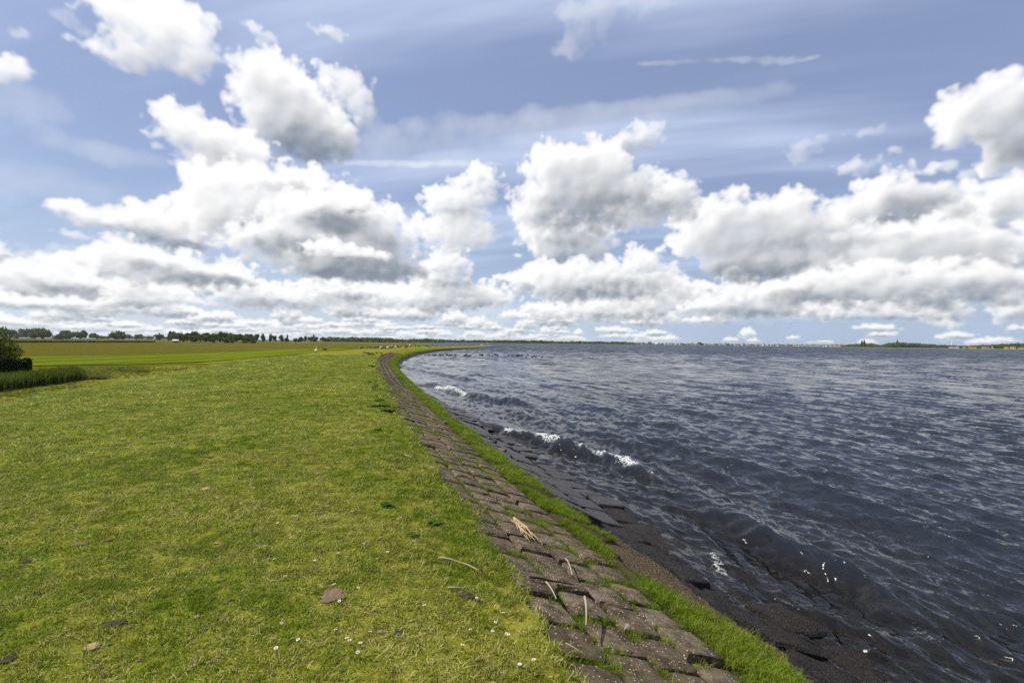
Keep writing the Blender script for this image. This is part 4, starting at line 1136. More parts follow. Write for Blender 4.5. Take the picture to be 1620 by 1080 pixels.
def trunk_mesh(name, h, r, limbs, seed, mat):
    rg = np.random.default_rng(seed); bm_ = bmesh.new()
    def tube(p0, p1, r0, r1, k=6):
        ax = (p1 - p0).normalized(); a = ax.orthogonal().normalized(); b = ax.cross(a)
        r_ = [[bm_.verts.new(p + (a * math.cos(6.283 * i / k) + b * math.sin(6.283 * i / k)) * rr_) for i in range(k)] for p, rr_ in ((p0, r0), (p0.lerp(p1, .5) + a * r0 * .5, (r0 + r1) / 2), (p1, r1))]
        for q in range(2):
            for i in range(k): bm_.faces.new((r_[q][i], r_[q][(i + 1) % k], r_[q + 1][(i + 1) % k], r_[q + 1][i]))
        bm_.faces.new(r_[2])
    tube(Vector((0, 0, -0.02)), Vector((rg.normal(0, .02), rg.normal(0, .02), h)), r, r * .45)
    for i in range(limbs):
        z = h * rg.uniform(.35, .85); a = rg.uniform(0, 6.28)
        tube(Vector((0, 0, z)), Vector((math.cos(a) * .45, math.sin(a) * .45, z + rg.uniform(.15, .35))), r * .45, r * .12, 5)
    me = bpy.data.meshes.new(name); bm_.to_mesh(me); bm_.free(); me.materials.append(mat)
    return me

def lobes(rg, n, zlo, zhi, spread, r0, r1, flat=0.8):
    return [(rg.normal(0, spread), rg.normal(0, spread), rg.uniform(zlo, zhi), *( [rg.uniform(r0, r1)] * 2), rg.uniform(r0, r1) * flat * .5) for _ in range(n)]
rgt = np.random.default_rng(77)
PROTO = {}
for k in range(4):   # x, y in half widths of the crown, z in heights of the tree
    PROTO['round', k] = (crown_mesh('crown', [(0, 0, .52, .85, .85, .40)] + lobes(rgt, 7, .30, .74, .42, .35, .55), 620, .13, M_leaf, 300 + k), trunk_mesh('trunk', .45, .06, 4, k, M_bark))
    PROTO['loose', k] = (crown_mesh('crown', lobes(rgt, 10, .25, .85, .42, .26, .48), 520, .14, M_leaf_p if k % 2 else M_leaf, 320 + k), trunk_mesh('trunk', .6, .05, 5, k + 9, M_bark))
    PROTO['slim', k] = (crown_mesh('crown', [(rgt.normal(0, .12), rgt.normal(0, .12), z, .62 * w, .62 * w, .14) for z, w in ((.2, .8), (.35, 1.1), (.5, 1.15), (.65, 1.0), (.8, .75), (.92, .45))], 420, .14, M_leaf, 340 + k), trunk_mesh('trunk', .7, .05, 2, k + 20, M_bark))
    PROTO['bush', k] = (crown_mesh('crown', [(rgt.uniform(-.6, .6), rgt.uniform(-.5, .5), rgt.uniform(.25, .55), .5, .5, .36) for _ in range(6)], 420, .15, M_leaf if k % 2 else M_leaf_p, 360 + k), trunk_mesh('trunk', .35, .05, 3, k + 30, M_bark))
tree_rng = random.Random(9)
def tree(kind, x, y, z, h, w, name, label, group=None, cat='tree'):
    """x, y, z of the foot, height, half width"""
    cm, tm = PROTO[kind, tree_rng.randrange(4)]
    root = link(bpy.data.objects.new(name, None), label=label, cat=cat, group=group)
    root.location = (x, y, z); root.rotation_euler.z = tree_rng.uniform(0, 6.28)
    root.empty_display_size = 0.3
    root.scale = (w, w, h)
    link(bpy.data.objects.new('trunk', tm), root); link(bpy.data.objects.new('crown', cm), root)
    return root
def tree_px(kind, px, top, half, D, name, label, group=None, z=POLDER, cat='tree'):
    """the tree seen at column px with its top at row top, standing D metres off"""
    d = px_dir(px, 540); k = D / d.y
    x = d.x * k; h = EYE + px_dir(px, top).z / px_dir(px, top).y * D - z
    w = half / FOC * D
    return tree(kind, x, D + tree_rng.uniform(-.01, .01) * D, z, h, w, name, label, group, cat)

# wood on the far left
gl_ = 'trees of the wood at the far left'
for px, top, half, D, kind in [(4, 517, 10, 930, 'round'), (22, 522, 9, 905, 'loose'), (38, 519, 10, 930, 'round'), (48, 517.5, 9, 950, 'round'), (60, 518, 11, 930, 'round'), (71, 518.5, 10, 920, 'round'), (81, 523, 8, 910, 'loose'),
        (32, 526, 8, 885, 'bush'), (55, 525.5, 8, 880, 'loose'), (68, 525, 9, 880, 'loose'), (86, 527.5, 8, 880, 'bush'), (-20, 516, 12, 930, 'round'), (-45, 518, 12, 930, 'round')]:
    tree_px(kind, px, top, half, D, 'broadleaf_tree', 'dark broadleaf tree in the high wood behind the caravans at far left', gl_)
gl_ = 'trees of the second wood on the left'
for px, top, half, D, kind in [(101, 521.5, 8, 900, 'loose'), (110, 525, 8, 890, 'round'), (119, 524, 8, 905, 'loose'), (130, 523.5, 8, 900, 'round'), (138, 523, 8, 910, 'loose'), (146, 526, 7, 900, 'round'), (96, 527, 7, 890, 'bush'), (152, 529, 5, 900, 'bush')]:
    tree_px(kind, px, top, half, D, 'broadleaf_tree', 'green broadleaf tree in the lower wood right of the gap at left', gl_)
tree_px('round', 183, 522.5, 10, 860, 'round_tree', 'big round dark tree standing alone in the row left of the long tree belt')
tree_px('round', 196, 527, 6.5, 870, 'round_tree', 'smaller rounded tree touching the right side of the big round tree')
tree_px('loose', 217, 528, 6, 1050, 'hazy_tree', 'small greyish tree midway between the big round tree and the square one')
tree_px('round', 252, 527, 6.5, 800, 'square_tree', 'squarish dark tree alone just left of the white roofed shed')
gl_ = 'low trees on the skyline between the left woods'
for px, top, half, D in [(158, 530.5, 6, 1500), (166, 530.5, 6, 1500), (173, 531, 5, 1500), (206, 531, 6, 1500), (226, 530.3, 6, 1500), (233, 530.8, 6, 1500), (241, 531, 5, 1500), (262, 531.5, 5, 1500), (268, 532, 5, 1500)]:
    tree_px('round', px, top, half, D, 'skyline_tree', 'bluish low tree on the skyline between the two left woods and the long belt', gl_)
gl_ = 'trees of the long belt behind the hay meadow'
px = 272
while px < 404:
    t = 525.5 + tree_rng.uniform(-1.5, 2.2) + (px - 272) * 0.012
    tree_px(tree_rng.choice(['round', 'loose', 'loose']), px, t, tree_rng.uniform(5.5, 8), tree_rng.uniform(560, 640), 'belt_tree', 'dark tree in the long dense belt behind the hay meadow', gl_)
    px += tree_rng.uniform(3.6, 5.6)
gl_ = 'small trees and bushes in front of the long belt'
for px, top, half, kind in [(301, 530, 5, 'loose'), (313, 533, 4, 'loose'), (324, 531, 4.5, 'loose'), (346, 532, 4, 'loose'), (360, 533.5, 6, 'bush'), (369, 534, 4, 'bush'), (386, 537, 4, 'bush'), (397, 536, 4.5, 'bush'), (290, 532, 4, 'loose'), (338, 534, 3.5, 'bush')]:
    tree_px(kind, px, top, half, 480, 'meadow_bush', 'small dark bushy tree on the meadow edge before the long belt', gl_, cat='bush')
gl_ = 'slim trees right of the long belt'
for px, top, half, kind in [(408, 527.5, 4.5, 'loose'), (416, 528, 4.5, 'slim'), (424, 528.5, 3.5, 'slim'), (431, 529, 3, 'slim'), (434, 530, 3.5, 'loose'), (443, 529.5, 3.5, 'slim'), (446, 529, 3, 'loose'), (451, 529.3, 2.4, 'slim')]:
    tree_px(kind, px, top, half, 760, 'slim_tree', 'slim upright tree in the gappy row right of the long belt', gl_)
gl_ = 'trees of the far row behind the white sheep'
for px, top, half, kind in [(458, 533, 5, 'bush'), (464, 534, 4, 'bush'), (471, 534.5, 4, 'bush'), (477, 532, 4, 'round'), (484, 531.5, 4, 'loose'), (490, 531, 4, 'round'), (495, 529.5, 3, 'slim'), (501, 532, 4, 'round'), (508, 532.5, 4, 'loose'), (514, 533.5, 4, 'round'), (521, 534, 4, 'round')]:
    tree_px(kind, px, top, half, 900, 'far_tree', 'tree of the far row behind the white sheep', gl_)

# far-off woods that read as one mass
def wood(name, label, spec, seed, mats, n_per=150):
    """spec: (px, top row, half width px, distance, z)"""
    rg = np.random.default_rng(seed)
    Vs, Fs, ts, n0 = [], [], [], 0
    for px, top, half, D, z in spec:
        d = px_dir(px, 540); x = d.x / d.y * D; dt = px_dir(px, top)
        h = EYE + dt.z / dt.y * D - z; w = half / FOC * D
        if h < 1: continue
        n = n_per
        dirs = rg.normal(0, 1, (n, 3)); dirs /= np.linalg.norm(dirs, axis=1)[:, None]
        c = dirs * np.array([w, w, h * .52]) * (rg.uniform(.5, 1.05, n) ** .5)[:, None] + [x, D, z + h * .5]
        c[:, 2] = np.maximum(c[:, 2], z + .2)
        nr = dirs + rg.normal(0, .7, (n, 3)); nr /= np.linalg.norm(nr, axis=1)[:, None]
        t = np.cross(nr, rg.normal(0, 1, (n, 3))); t /= np.linalg.norm(t, axis=1)[:, None]; b = np.cross(nr, t)
        sz = (0.16 * (w * h) ** .5 * rg.uniform(.7, 1.4, n))[:, None]
        V = np.stack([c - t * sz, c + b * sz * .8, c + t * sz, c - b * sz * .8], 1).reshape(-1, 3)
        Vs.append(V); Fs.append(np.arange(4 * n).reshape(n, 4) + n0); n0 += 4 * n
        ts.append(np.repeat(np.clip(rg.uniform(0, 1) * .6 + rg.uniform(0, .4, n), 0, 1), 4))
    me = np_mesh(name, np.concatenate(Vs), np.concatenate(Fs), mats, smooth_shade=False)
    attr(me, 'tone', np.concatenate(ts))
    return link(bpy.data.objects.new(name, me), kind='stuff', label=label)
rw = random.Random(4)
spec = []
px = 520
while px < 702:
    spec.append((px, np.interp(px, [520, 535, 570, 605, 640, 660, 702], [533, 533.4, 533.6, 534.4, 536, 535.3, 537.2]) + rw.uniform(-.7, 1.0), rw.uniform(3, 6), rw.uniform(1150, 1300), POLDER)); px += rw.uniform(2.2, 4)
px = 698
while px < 1004:
    spec.append((px, np.interp(px, [698, 740, 800, 860, 905, 950, 985, 1004], [537.0, 537.8, 537.9, 538.6, 540.0, 540.6, 540.8, 541.6]) + rw.uniform(-.8, .8), rw.uniform(3, 6), shore_D(math.degrees(math.atan((px - 810) / FOC))) + rw.uniform(20, 70), .6)); px += rw.uniform(2.4, 4.5)
wood('distant_woodland', 'dark far-off woodland along the skyline behind the spit and bay', spec, 31, M_leaf, 130)
spec = []
px = 1000
while px < 1345:
    if rw.random() < 0.78:
        spec.append((px, np.interp(px, [1000, 1100, 1200, 1300, 1345], [543.0, 544.0, 545.0, 545.4, 545.2]) + rw.uniform(-1.3, 1.0), rw.uniform(1.5, 4.0), shore_D(math.degrees(math.atan((px - 810) / FOC))) + rw.uniform(35, 90), .6))
    px += rw.uniform(2.5, 5)
wood('village_trees', 'low dark trees among the houses of the far village', spec, 32, M_leaf, 70)
spec = []
px = 1340
while px < 1640:
    top = np.interp(px, [1340, 1356, 1380, 1388, 1395, 1410, 1432, 1450, 1470, 1490, 1530, 1560, 1575, 1600, 1612, 1640], [545, 543.5, 543, 545.5, 545, 542.0, 541.3, 543.0, 544.0, 545.8, 546.5, 545.5, 544.5, 543.5, 546.5, 546])
    for q in range(2):
        spec.append((px + rw.uniform(-1, 1), top + rw.uniform(-.5, .9) + q * 1.8, rw.uniform(3, 6), shore_D(math.degrees(math.atan((px - 810) / FOC))) + 60 - 40 * q + rw.uniform(0, 20), .6))
    px += rw.uniform(2.6, 4.4)
wood('shore_woodland', 'green woodland along the far shore at right', spec, 33, M_leaf, 130)
tree_px('round', 1028, 540.2, 3.2, 1900, 'village_tree', 'taller dark tree above the left end of the far village', z=.7)
tree_px('round', 1108, 540.5, 3.4, 1900, 'village_tree', 'broad dark tree cluster above the middle of the far village', z=.7)
tree_px('slim', 1363.5, 539, 2.2, 1480, 'poplar', 'left one of the tall poplars rising from the wood at right', z=.7)
tree_px('slim', 1369, 540, 1.8, 1480, 'poplar', 'shortest, middle one of the tall poplars on the right shore', z=.7)
tree_px('slim', 1373.5, 537.8, 2.2, 1480, 'poplar', 'tallest, right one of the poplars on the right shore', z=.7)
tree_px('slim', 1418.5, 538.5, 2.4, 1500, 'conifer', 'single dark spire of a tree sticking out of the right shore wood', z=.7)
tree_px('round', 1602, 541.5, 7.5, 1480, 'round_tree', 'big domed tree behind the white house at far right', z=.7)
tree_px('round', 1583, 543, 5, 1480, 'round_tree', 'flat-topped dark tree just left of the big domed one at far right', z=.7)

# tree, hedge and reeds at the left edge
lx, ly = un(2, 593, POLDER)
root = link(bpy.data.objects.new('willow_tree', None), label='sunlit yellowish green tree behind the dark hedge at the left edge', cat='tree')
root.location = (lx - 2.6, ly + 1.6, POLDER)
rgw = np.random.default_rng(5)
H = 5.3
bl = [(rgw.normal(0, 1.3), rgw.normal(0, 1.0), rgw.uniform(1.6, 4.2), *( [rgw.uniform(.7, 1.15)] * 2), rgw.uniform(.55, .9)) for _ in range(16)] + [(0.2, 0, 3.6, 1.4, 1.3, 1.3), (1.7, 0, 2.0, .9, .9, .8), (2.1, -.3, 1.5, .8, .8, .6), (1.2, 0, 3.0, 1.0, 1.0, .9)]
link(bpy.data.objects.new('crown', crown_mesh('crown', bl, 6500, .085, M_leaf_y, 55)), root)
tm = trunk_mesh('trunk', 3.6, .16, 6, 3, M_bark); link(bpy.data.objects.new('trunk', tm), root)
# hedge
hx0, hy0 = un(-60, 596, POLDER); hx1, hy1 = un(49, 592.5, POLDER)
root = link(bpy.data.objects.new('clipped_hedge', None), label='dark clipped hedge in front of the sunlit tree at the left edge', cat='hedge')
root.location = (hx1, hy1, POLDER)
def hedge_mesh(name, L, W, Hh, n, size, mat, seed):
    rg = np.random.default_rng(seed)
    f = rg.choice(3, n, p=[.5, .25, .25]); p = rg.uniform(0, 1, (n, 3)) * [L, W, Hh]
    p[f == 0, 1] = rg.choice([0, W], (f == 0).sum()); p[f == 1, 2] = Hh; e = f == 2; p[e, 0] = np.where(rg.uniform(0, 1, e.sum()) < .5, L, p[e, 0])
    p += rg.normal(0, .06, (n, 3)); p[:, 2] += 0.16 * np.sin(p[:, 0] * 2.1) * np.sin(p[:, 0] * .9 + 1) * (p[:, 2] > Hh * .6); p[:, 2] -= 0.12 * np.clip((p[:, 0] - L + .4) / .4, 0, 1) ** 2
    nr = rg.normal(0, 1, (n, 3)); nr /= np.linalg.norm(nr, axis=1)[:, None]
    t = np.cross(nr, rg.normal(0, 1, (n, 3))); t /= np.linalg.norm(t, axis=1)[:, None]; b = np.cross(nr, t); s_ = size * rg.uniform(.6, 1.3, (n, 1))
    V = np.stack([p - t * s_, p + b * s_ * .7, p + t * s_, p - b * s_ * .7], 1).reshape(-1, 3)
    me = np_mesh(name, V, np.arange(4 * n).reshape(n, 4), mat, smooth_shade=False); attr(me, 'tone', np.repeat(rg.uniform(0, 1, n), 4))
    return me
Lh = math.hypot(hx1 - hx0, hy1 - hy0)
me = hedge_mesh('foliage', Lh, 1.6, 1.55, 9000, .07, M_leaf_h, 8); me.transform(Matrix.Translation((-Lh, 0, 0)))
link(bpy.data.objects.new('foliage', me), root)
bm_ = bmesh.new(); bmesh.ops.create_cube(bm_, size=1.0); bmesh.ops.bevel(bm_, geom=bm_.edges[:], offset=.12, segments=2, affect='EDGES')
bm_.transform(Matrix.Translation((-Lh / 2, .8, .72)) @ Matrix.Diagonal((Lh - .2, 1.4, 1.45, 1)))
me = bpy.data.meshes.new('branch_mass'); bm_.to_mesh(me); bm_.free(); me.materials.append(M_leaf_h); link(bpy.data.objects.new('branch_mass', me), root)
root.rotation_euler.z = math.atan2(hy1 - hy0, hx1 - hx0)

# reed bed
rd = tuft_collection('reed_tufts', [tuft_mesh('reed_tuft', 40, .28, .85, 1.35, .030, .10, M_reed, 400 + i, .4) for i in range(6)])
front = np.array([un(x, y, POLDER) for x, y in ((-260, 652), (-120, 634), (0, 618.5), (60, 610.5), (100, 605), (131, 600.5))])
rg = np.random.default_rng(6)
dd = np.r_[0, np.cumsum(np.hypot(*np.diff(front, axis=0).T))]
n = 1500
q = rg.uniform(0, dd[-1], n); w = rg.uniform(0, 1, n) ** .8 * 3.6
x = np.interp(q, dd, front[:, 0]) - 0.86 * w; y = np.interp(q, dd, front[:, 1]) + w
k = rg.uniform(.85, 1.2, n)
tall = rg.uniform(.8, 1.15, n) * np.interp(q, [0, dd[-1] - 1.5, dd[-1]], [1, 1, .75])
scatter('reed_bed', np.stack([x, y, np.full(n, POLDER - .05)], -1), np.stack([k, k, tall], -1), rd, 7, 'dense dark green reeds along the ditch at the left')
# rough grass and sedge on the polder side
rt = tuft_collection('rough_tufts', [tuft_mesh('rough_tuft', 34, .16, .12, .34, .016, .5, M_rough, 420 + i, .5) for i in range(8)])
P_, S_c = [], []
for x0, x1, y0, y1, n, sc in ((-30, 260, 590, 650, 2600, .7), (60, 420, 580, 592, 700, .8), (190, 235, 585, 589, 26, 2.0), (132, 168, 594, 600, 60, 2.4)):
    X = rg.uniform(x0, x1, n); Yp = rg.uniform(y0, y1, n)
    pts = np.array([un(a, b, POLDER) for a, b in zip(X, Yp)])
    s, u = xy_su(pts[:, 0], pts[:, 1])
    m = (u < -17) & (fbm(pts[:, 0] * .12, pts[:, 1] * .3, 95, 3) > -.3 - (sc > 2) * 2)
    pts = pts[m]; k = sc * rg.uniform(.7, 1.4, len(pts))
    P_.append(np.c_[pts, np.full(len(pts), POLDER - .03)]); S_c.append(np.stack([k, k, k * .8], -1))
scatter('rough_meadow_grass', np.concatenate(P_), np.concatenate(S_c), rt, 8, 'tufts of rough grass on the low meadow below the dike')
# dark line of sedge along the far ditch
n = 700
X = rg.uniform(-60, 245, n); pts = np.array([un(a, 541.9 + (a - 100) * -0.002, POLDER) for a in X])
scatter('ditch_sedge', np.c_[pts + rg.normal(0, .4, pts.shape), np.full(n, POLDER)], np.full((n, 3), 1.0) * [3.0, 3.0, 1.6], rd, 9, 'dark sedge along the straight ditch across the far meadow')

# ------------------------------------------------------------------ animals
M_goose = principled('goose_brown', (0.13, 0.105, 0.085), 0.8, 0.1); M_pale = principled('goose_pale', (0.55, 0.52, 0.48), 0.8, 0.1); M_dark = principled('dark_plumage', (0.02, 0.02, 0.022), 0.6, 0.2)
M_orange = principled('orange_bill', (0.5, 0.2, 0.05), 0.6, 0.2); M_white = principled('white_plumage', (0.78, 0.77, 0.74), 0.8, 0.1)
M_fleece = principled('fleece', (0.62, 0.58, 0.50), 0.95, 0.05)
def sweep(name, spine, mats, legs=(), k=8):
    """one continuous body: rings along a spine of (x, z, r_side, r_up, material index)"""
    bm_ = bmesh.new(); rings = []
    n = len(spine)
    for i, (x, z, ra, rb, mi) in enumerate(spine):
        a = spine[max(i - 1, 0)]; b = spine[min(i + 1, n - 1)]
        t = Vector((b[0] - a[0], 0, b[1] - a[1])).normalized(); up = Vector((-t.z, 0, t.x)); sd = Vector((0, 1, 0))
        rings.append([bm_.verts.new(Vector((x, 0, z)) + sd * ra * math.cos(6.283 * j / k) + up * rb * math.sin(6.283 * j / k)) for j in range(k)])
    for i in range(n - 1):
        for j in range(k):
            f = bm_.faces.new((rings[i][j], rings[i][(j + 1) % k], rings[i + 1][(j + 1) % k], rings[i + 1][j])); f.material_index = spine[i + 1][4]; f.smooth = True
    bm_.faces.new(rings[0]); bm_.faces.new(rings[-1])
    for (x0, y0, z0, x1, y1, z1, r0, r1, mi) in legs:
        p0, p1 = Vector((x0, y0, z0)), Vector((x1, y1, z1))
        q = [[bm_.verts.new(p + Vector((r * math.cos(1.5708 * j), r * math.sin(1.5708 * j), 0))) for j in range(4)] for p, r in ((p0, r0), (p0.lerp(p1, .5), (r0 + r1) / 2), (p1, r1))]
        for h in range(2):
            for j in range(4):
                f = bm_.faces.new((q[h][j], q[h][(j + 1) % 4], q[h + 1][(j + 1) % 4], q[h + 1][j])); f.material_index = mi
        f = bm_.faces.new([bm_.verts.new(p1 + Vector(v)) for v in ((-.01, -.02, .004), (.06, -.035, .004), (.07, 0, .004), (.06, .035, .004), (-.01, .02, .004))]) if r1 < .02 else None
        if f: f.material_index = mi
    bmesh.ops.recalc_face_normals(bm_, faces=bm_.faces)
    me = bpy.data.meshes.new(name); bm_.to_mesh(me); bm_.free()
    for m in mats: me.materials.append(m)
    return me
M_rump = principled('goose_flank', (0.24, 0.21, 0.18), 0.8, 0.1)
gm = [M_goose, M_rump, M_dark, M_orange]
body = [(-.40, .33, .01, .008, 0), (-.36, .335, .06, .03, 1), (-.24, .345, .13, .10, 1), (-.08, .35, .165, .14, 0), (.08, .36, .16, .145, 0), (.20, .385, .115, .115, 0), (.26, .43, .065, .07, 0)]
up_neck = body + [(.28, .50, .042, .045, 0), (.29, .60, .036, .038, 0), (.31, .68, .038, .036, 0), (.345, .715, .046, .042, 0), (.39, .715, .034, .030, 0), (.42, .705, .018, .018, 3), (.47, .695, .006, .006, 3)]
graze = body + [(.32, .42, .045, .045, 0), (.39, .32, .036, .036, 0), (.44, .20, .036, .034, 0), (.47, .12, .044, .04, 0), (.49, .07, .030, .026, 0), (.50, .03, .012, .012, 3)]
glegs = [(-.02, .06, .25, .0, .06, 0.0, .022, .012, 3), (.03, -.06, .25, .05, -.06, 0.0, .022, .012, 3)]
goose_up = sweep('goose', up_neck, gm, glegs); goose_graze = sweep('goose', graze, gm, glegs)
goose_up_l = sweep('goose', up_neck, [M_pale, M_pale, M_dark, M_dark], glegs)
swim = [(x, z - .22, a, b, mi) for x, z, a, b, mi in up_neck]
duck = sweep('duck', [(x * .7, z * .62 if x > .27 else z * .72 , a * .75, b * .72, 0 if mi != 3 else 1) for x, z, a, b, mi in swim], [M_dark, M_pale])
swan = sweep('swan', [(x * 1.6, z * 1.35, a * 1.35, b * 1.4, 0 if mi != 3 else 1) for x, z, a, b, mi in up_neck], [M_white, M_orange], [(-.02, .09, .35, .0, .09, 0.0, .03, .015, 1), (.03, -.09, .35, .05, -.09, 0.0, .03, .015, 1)])
sheep = sweep('sheep', [(-.58, .62, .05, .05, 0), (-.55, .62, .20, .19, 0), (-.30, .63, .27, .26, 0), (.05, .63, .27, .25, 0), (.35, .66, .22, .22, 0), (.48, .74, .13, .14, 0), (.58, .84, .10, .11, 0), (.70, .83, .085, .085, 1), (.82, .77, .05, .05, 1)], [M_fleece, M_white],
              [(x, y, .48, x + .02, y, 0, .055, .03, 1) for x in (-.42, .30) for y in (-.13, .13)])
arng = random.Random(14)
def animal(name, me, x, y, z, label, cat, group=None, rz=None, sc=1.0):
    o = link(bpy.data.objects.new(name, me), label=label, cat=cat, group=group)
    o.location = (x, y, z); o.rotation_euler.z = arng.uniform(0, 6.28) if rz is None else rz; o.scale = (sc,) * 3
    return o
def on_dike(px, py, lift=0.0):
    """where the line of sight meets the dike"""
    d = px_dir(px, py); best = None; t = 5.0
    while t < 700:
        x, y, z = d.x * t, d.y * t, EYE + d.z * t
        if z < Zt(x, y): return x, y, Zt(x, y) + lift
        t *= 1.012
    return None
for px, py in [(514, 556.5), (517.5, 555.8), (500, 559.5), (532, 554.5), (547, 553.8), (553, 553.2)]:
    q = on_dike(px, py)
    if q: animal('goose', arng.choice([goose_up, goose_up_l]), *q, 'goose standing apart on the left shoulder of the dike', 'goose', 'geese on the left shoulder of the dike', sc=1.15)
for i in range(74):
    if i < 44: px, py = arng.gauss(600, 16), arng.uniform(549.6, 552.6)
    else: px, py = arng.uniform(612, 712), 0; py = np.interp(px, [612, 660, 712], [551.5, 549.0, 547.5]) + arng.uniform(-1.0, 1.2)
    q = on_dike(px, py)
    if q: animal('goose', arng.choice([goose_up, goose_graze, goose_graze, goose_up, goose_graze, goose_up_l]), *q, 'goose of the flock resting across the dike where it bends', 'goose', 'flock of geese on the dike bend', sc=1.1)
for i in range(64):
    c0 = arng.choice([(688, 562.5, 5), (700, 562.5, 9), (720, 562, 9), (738, 563.5, 8), (756, 562.5, 10), (772, 562.8, 10), (788, 563, 6), (815, 563.6, 7), (852, 565, 8)])
    x, y = un(arng.gauss(c0[0], c0[2]), c0[1] + arng.uniform(-1.1, 1.1), 0.03)
    animal('duck', duck, x, y, 0.10, 'dark duck swimming in the long raft on the bay', 'duck', 'raft of dark ducks on the bay', sc=arng.uniform(.85, 1.2))
for px, py, lb in [(762, 544.6, 'left one of the two white swans on the grassy spit'), (772, 544.2, 'right one of the two white swans on the grassy spit'), (650, 541.3, 'lone white swan far off beyond the flock of geese')]:
    D = 330 if px > 700 else 620
    d = px_dir(px, py); x = d.x / d.y * D; z = Zt(x, D) if px > 700 else POLDER
    animal('swan', swan, x, D, max(z, 0.1) if px > 700 else z, lb, 'swan', sc=1.25)
for i, px in enumerate((463, 464.5, 471, 474, 477, 480, 484)):
    x, y = un(px, 543.3 + .2 * math.sin(i * 2.2), POLDER)
    animal('sheep', sheep, x, y, POLDER, 'small white sheep grazing on the far meadow before the tree row', 'sheep', 'white sheep on the far meadow', sc=1.25)

# ------------------------------------------------------------------ buildings, caravans, boats far off
M_wall = principled('white_render', (0.76, 0.74, 0.70), 0.7, 0.2); M_cream = principled('cream_render', (0.60, 0.52, 0.38), 0.8, 0.2); M_brick = principled('red_brick', (0.24, 0.12, 0.085), 0.9, 0.1)
M_roof = principled('red_roof', (0.17, 0.075, 0.05), 0.8, 0.2); M_slate = principled('grey_roof', (0.10, 0.10, 0.105), 0.7, 0.2); M_pane = principled('dark_pane', (0.03, 0.035, 0.04), 0.15, 0.5)
def box_mesh(name, x0, x1, y0, y1, z0, z1, mat, bev=0.03):
    bm_ = bmesh.new(); bmesh.ops.create_cube(bm_, size=1.0)
    bm_.transform(Matrix.Translation(((x0 + x1) / 2, (y0 + y1) / 2, (z0 + z1) / 2)) @ Matrix.Diagonal((x1 - x0, y1 - y0, z1 - z0, 1)))
    if bev: bmesh.ops.bevel(bm_, geom=bm_.edges[:], offset=bev, segments=1, affect='EDGES')
    me = bpy.data.meshes.new(name); bm_.to_mesh(me); bm_.free(); me.materials.append(mat)
    return me
def house(px, D, L, W, Hw, Hr, wall, roof, label, group=None, yaw=0.0, windows=0, name='house', z=.7):
    d = px_dir(px, 540)
    root = link(bpy.data.objects.new(name, None), label=label, cat='house' if name == 'house' else 'shed', group=group)
    root.location = (d.x / d.y * D, D, z); root.rotation_euler.z = yaw - math.atan2(d.x, d.y)
    link(bpy.data.objects.new('wall', box_mesh('wall', -L / 2, L / 2, -W / 2, W / 2, -.3, Hw, wall)), root)
    o = .35
    V = [(-L / 2 - o, -W / 2 - o, Hw - .1), (L / 2 + o, -W / 2 - o, Hw - .1), (L / 2 + o, W / 2 + o, Hw - .1), (-L / 2 - o, W / 2 + o, Hw - .1), (-L / 2 - o, 0, Hw + Hr), (L / 2 + o, 0, Hw + Hr)]
    me = bpy.data.meshes.new('roof'); me.from_pydata(V, [], [(0, 1, 5, 4), (2, 3, 4, 5), (1, 2, 5), (3, 0, 4), (3, 2, 1, 0)]); me.materials.append(roof)
    rf = link(bpy.data.objects.new('roof', me), root)
    link(bpy.data.objects.new('chimney', box_mesh('chimney', L * .25, L * .25 + .6, -.3, .3, Hw + Hr * .6, Hw + Hr + .7, M_brick)), rf)
    for i in range(windows):
        wx = -L / 2 + L * (i + .5) / windows
        link(bpy.data.objects.new('window', box_mesh('window', wx - L * .25 / windows * 1.2, wx + L * .25 / windows * 1.2, -W / 2 - .06, -W / 2 + .1, Hw * .35, Hw * .8, M_pane, 0.02)), root)
    return root
hr = random.Random(12)
gv = 'houses of the far village'
px = 1004
while px < 1335:
    D = shore_D(math.degrees(math.atan((px - 810) / FOC))) + hr.uniform(14, 34)
    wall = hr.choice([M_wall, M_wall, M_wall, M_cream, M_brick]); roof = hr.choice([M_roof, M_slate, M_slate, M_slate, M_slate])
    house(px, D, hr.uniform(6, 11), hr.uniform(6, 8), hr.uniform(2.6, 5.0), hr.uniform(2.2, 3.6), wall, roof, 'small house in the low row along the far lakeshore village', gv, hr.uniform(-.5, .5), 2)
    px += hr.uniform(3.5, 8.5)
house(1038.5, shore_D(15.7) + 10, 8, 7, 3.6, 2.6, M_wall, M_wall, 'bright white house with white gable near left end of village', None, .2, 2)
for px, L, Hw, wall, label in [(1504.5, 10, 2.8, M_wall, 'left one of the pair of long white bungalows on the right shore'), (1512.5, 13, 3.0, M_wall, 'right, longer one of the pair of white bungalows on the right shore'),
        (1525.5, 6, 2.2, M_cream, 'small cream house right of the pair of white bungalows'), (1536, 11, 2.0, M_cream, 'long low cream house midway along the right shore'), (1542.5, 6, 2.2, M_wall, 'little white house beside the low cream one'),
        (1557, 9, 3.4, M_cream, 'cream house with dark roof before the right wood'), (1562, 8, 3.0, M_wall, 'whitish house adjoining the cream house before the wood'), (1570, 4, 4.6, M_cream, 'narrow tall cream house right of the cream pair'),
        (1592, 9, 3.6, M_cream, 'beige house partly hidden left of the big white house'), (1601, 14, 4.4, M_wall, 'big white house under the domed tree at far right'), (1615.5, 12, 2.4, M_wall, 'low white house at the right edge')]:
    house(px, shore_D(math.degrees(math.atan((px - 810) / FOC))) + 14, L, 7, Hw, 2.2, wall, M_slate if hr.random() < .5 else M_roof, label, None, hr.uniform(-.15, .15), 3)
